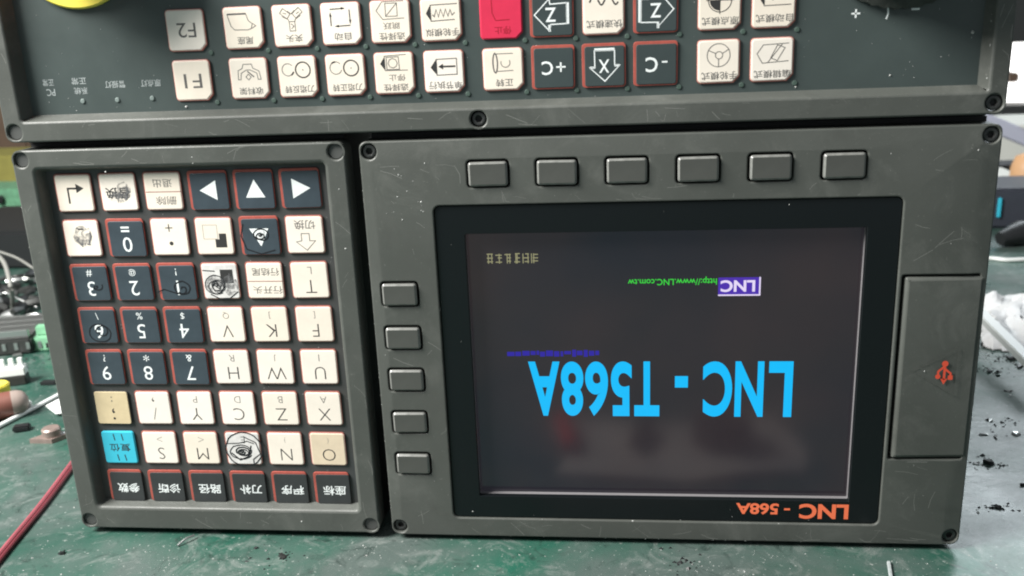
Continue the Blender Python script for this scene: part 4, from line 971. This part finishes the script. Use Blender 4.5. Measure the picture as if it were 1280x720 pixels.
# dark and bright chips right of the screen unit
def shard(seed, s, m):
    rd = random.Random(seed); w_ = WB()
    top = [(rd.uniform(.25, 1.2) * s * math.cos(a), rd.uniform(.2, .9) * s * math.sin(a), rd.uniform(.05, .6) * s) for a in (0.2, 1.5, 2.9, 4.0, 5.3)]
    w_.add([(x * rd.uniform(.9, 1.3), y * rd.uniform(.9, 1.3), 0) for x, y, z in top] + top, [(4, 3, 2, 1, 0), (5, 6, 7, 8, 9)] + [(k, (k + 1) % 5, 5 + (k + 1) % 5, 5 + k) for k in range(5)])
    return w_.mesh('shard', M[m])
CH = [(1262, 448, 9, 'black_plastic', 'black crumbled lump just below the white bag'), (1236, 464, 6, 'black_plastic', 'flat black shard between the bag and the screen unit'), (1248, 470, 3, 'black_plastic', 'smallest black crumb below the white bag'),
      (1276, 459, 6, 'black_plastic', 'black crumb at the right edge under the white bar'), (1238, 526, 4.2, 'steel', 'shiny metal chip nearest the port door, upper of two'), (1232, 543, 4.2, 'steel', 'shiny metal chip beside a grey one right of the port door'),
      (1244, 547, 4, 'dark_steel', 'grey metal chip beside a shiny one right of the screen unit'), (1270, 543, 4, 'steel', 'long bright chip near the right edge'), (1236, 579, 6.5, 'black_plastic', 'largest black shard beside a white sliver on the right'),
      (1220, 580, 3.4, 'white_plastic', 'white sliver touching the largest black shard'), (1247, 635, 4.4, 'black_plastic', 'small black shard on the greyish patch at lower right'), (1222, 641, 1.8, 'steel', 'tiny bright bead on the greyish patch at lower right'),
      (1260, 489, 3.2, 'dark_steel', 'small grey chip midway along the right edge'), (1278, 606, 4.5, 'black_plastic', 'black chip cut by the right edge'),
      (77, 692, 3.4, 'black_plastic', 'black crumb on the bench below the keypad corner'), (320, 685, 2.4, 'black_plastic', 'black crumb under the keypad bottom edge'), (354, 697, 5.0, 'dark_steel', 'dark gritty lump in front of the keypad'), (1263, 495, 2, 'steel', 'tiny bright chip midway along the right edge')]
for i, (u, v, s, m, lb) in enumerate(CH):
    thing('shard', shard(i + 3, s * 0.62, m), on_bench(u, v), lb, 'shard', i * 1.3)
A = Vector(bpt(222, 682, .6)); B = Vector(bpt(243, 669, 1.6))
w_ = WB(); w_.tube(curve_pts([A, A.lerp(B, .5) + Vector((0, 0, .8)), B]), [.35] * 17 if False else .45, 6)
thing('swarf_sliver', w_.mesh('swarf_sliver', M['steel'], 40), (0, 0, 0), 'thin pale metal sliver in front of the keypad bottom edge', 'swarf')
A = Vector(bpt(1111, 703, .6)); B = Vector(bpt(1114, 722, .6))
w_ = WB(); w_.tube([A, B], .8, 6)
thing('white_thread', w_.mesh('white_thread', M['white_dim'], 40), (0, 0, 0), 'short pale thread at the bottom edge below the screen unit', 'thread')

w_ = WB(); nx = 14; vs = []  # unseen rag, roll, stub and handle, added to shape the screen's reflection
for j in range(8):
    for i in range(nx):
        u = i / (nx - 1); v = j / 7
        vs.append((188 + 120 * u + 5 * math.sin(v * 5), -50 - 62 * v + 6 * math.sin(u * 4), 0.6 + 2.2 * abs(math.sin(u * 6 + v * 3))))
w_.add(vs + [(x, y, .2) for x, y, z in vs], [(j * nx + i, j * nx + i + 1, (j + 1) * nx + i + 1, (j + 1) * nx + i) for j in range(7) for i in range(nx - 1)] + [(112 + j * nx + i, 112 + (j + 1) * nx + i, 112 + (j + 1) * nx + i + 1, 112 + j * nx + i + 1) for j in range(7) for i in range(nx - 1)])
thing('reflection_cloth', w_.mesh('reflection_cloth', M['rag'], 60), (0, 0, 0), 'pale crumpled rag added out of view to give the screen a soft reflection', 'rag')
w_ = WB(); w_.tube([(0, 0, 0), (0, 0, 10), (0, 0, 13)], [15, 15, 13], 28)
thing('reflection_roll', w_.mesh('reflection_roll', M['black_plastic'], 40), (0.272, -0.082, 0.0035), 'black roll added on the unseen rag for a dark blot in the screen reflection', 'roll')
w_ = WB(); w_.tube([(0, -14, 3.5), (0, 4, 4.5), (0, 16, 3.5)], [3.4, 4.6, 3.0], 12)
thing('reflection_stub', w_.mesh('reflection_stub', M['black_plastic'], 40), (0.232, -0.085, 0.003), 'short black stub added on the unseen rag for the screen reflection', 'pen', 0.3)
w_ = WB(); w_.tube([(0, -18, 3), (0, 18, 3)], 4.5, 12)
thing('reflection_handle', w_.mesh('reflection_handle', M['red_plastic'], 40), (0.193, -0.085, 0.003), 'red handle added at the left end of the unseen rag for the screen reflection', 'handle', -0.2)
# loose crumbs all over the bench: nobody could count them
rd = random.Random(99); w_ = WB()
def crumb(x, y, s):
    a0 = rd.random() * 6; e = rd.uniform(.4, 1)
    P = [(x + s * rd.uniform(.6, 1.2) * math.cos(a0 + k * 2.09), y + s * e * rd.uniform(.6, 1.2) * math.sin(a0 + k * 2.09), 0.02) for k in range(3)]
    w_.add(P + [(x, y, s * rd.uniform(.3, .9))], [(0, 1, 3), (1, 2, 3), (2, 0, 3)])
for _ in range(520): crumb(rd.uniform(-150, 520), rd.uniform(-75, -2), abs(rd.gauss(0, .22)) + .08)
for _ in range(26):                                      # denser drifts
    cx, cy = rd.uniform(-40, 400), rd.uniform(-60, -6)
    for _ in range(20): crumb(rd.gauss(cx, 5), rd.gauss(cy, 3), abs(rd.gauss(0, .2)) + .06)
for _ in range(420): crumb(rd.uniform(-260, -22), rd.uniform(-20, 330), abs(rd.gauss(0, .3)) + .1)
for _ in range(420): crumb(rd.uniform(358, 640), rd.uniform(-20, 420), abs(rd.gauss(0, .32)) + .1)
keep = w_; w_ = WB()
for u, v, n_, sp in ((1262, 449, 90, 7), (1238, 463, 50, 6), (1278, 455, 40, 6), (1236, 580, 40, 4), (1247, 636, 25, 4), (354, 697, 26, 4), (330, 690, 8, 5), (76, 692, 5, 2), (1255, 530, 30, 8), (40, 452, 60, 12), (20, 470, 40, 10), (850, 705, 40, 6)):
    q_ = on_bench(u, v) * 1000
    for _ in range(n_): crumb(rd.gauss(q_.x, sp), rd.gauss(q_.y, sp * .8), abs(rd.gauss(0, .7)) + .15)
o = bpy.data.objects.new('grit', w_.mesh('grit', M['black_plastic'])); col.objects.link(o); o['kind'] = 'stuff'
w_ = keep
o = bpy.data.objects.new('crumbs', w_.mesh('crumbs', M['speck'])); col.objects.link(o); o['kind'] = 'stuff'
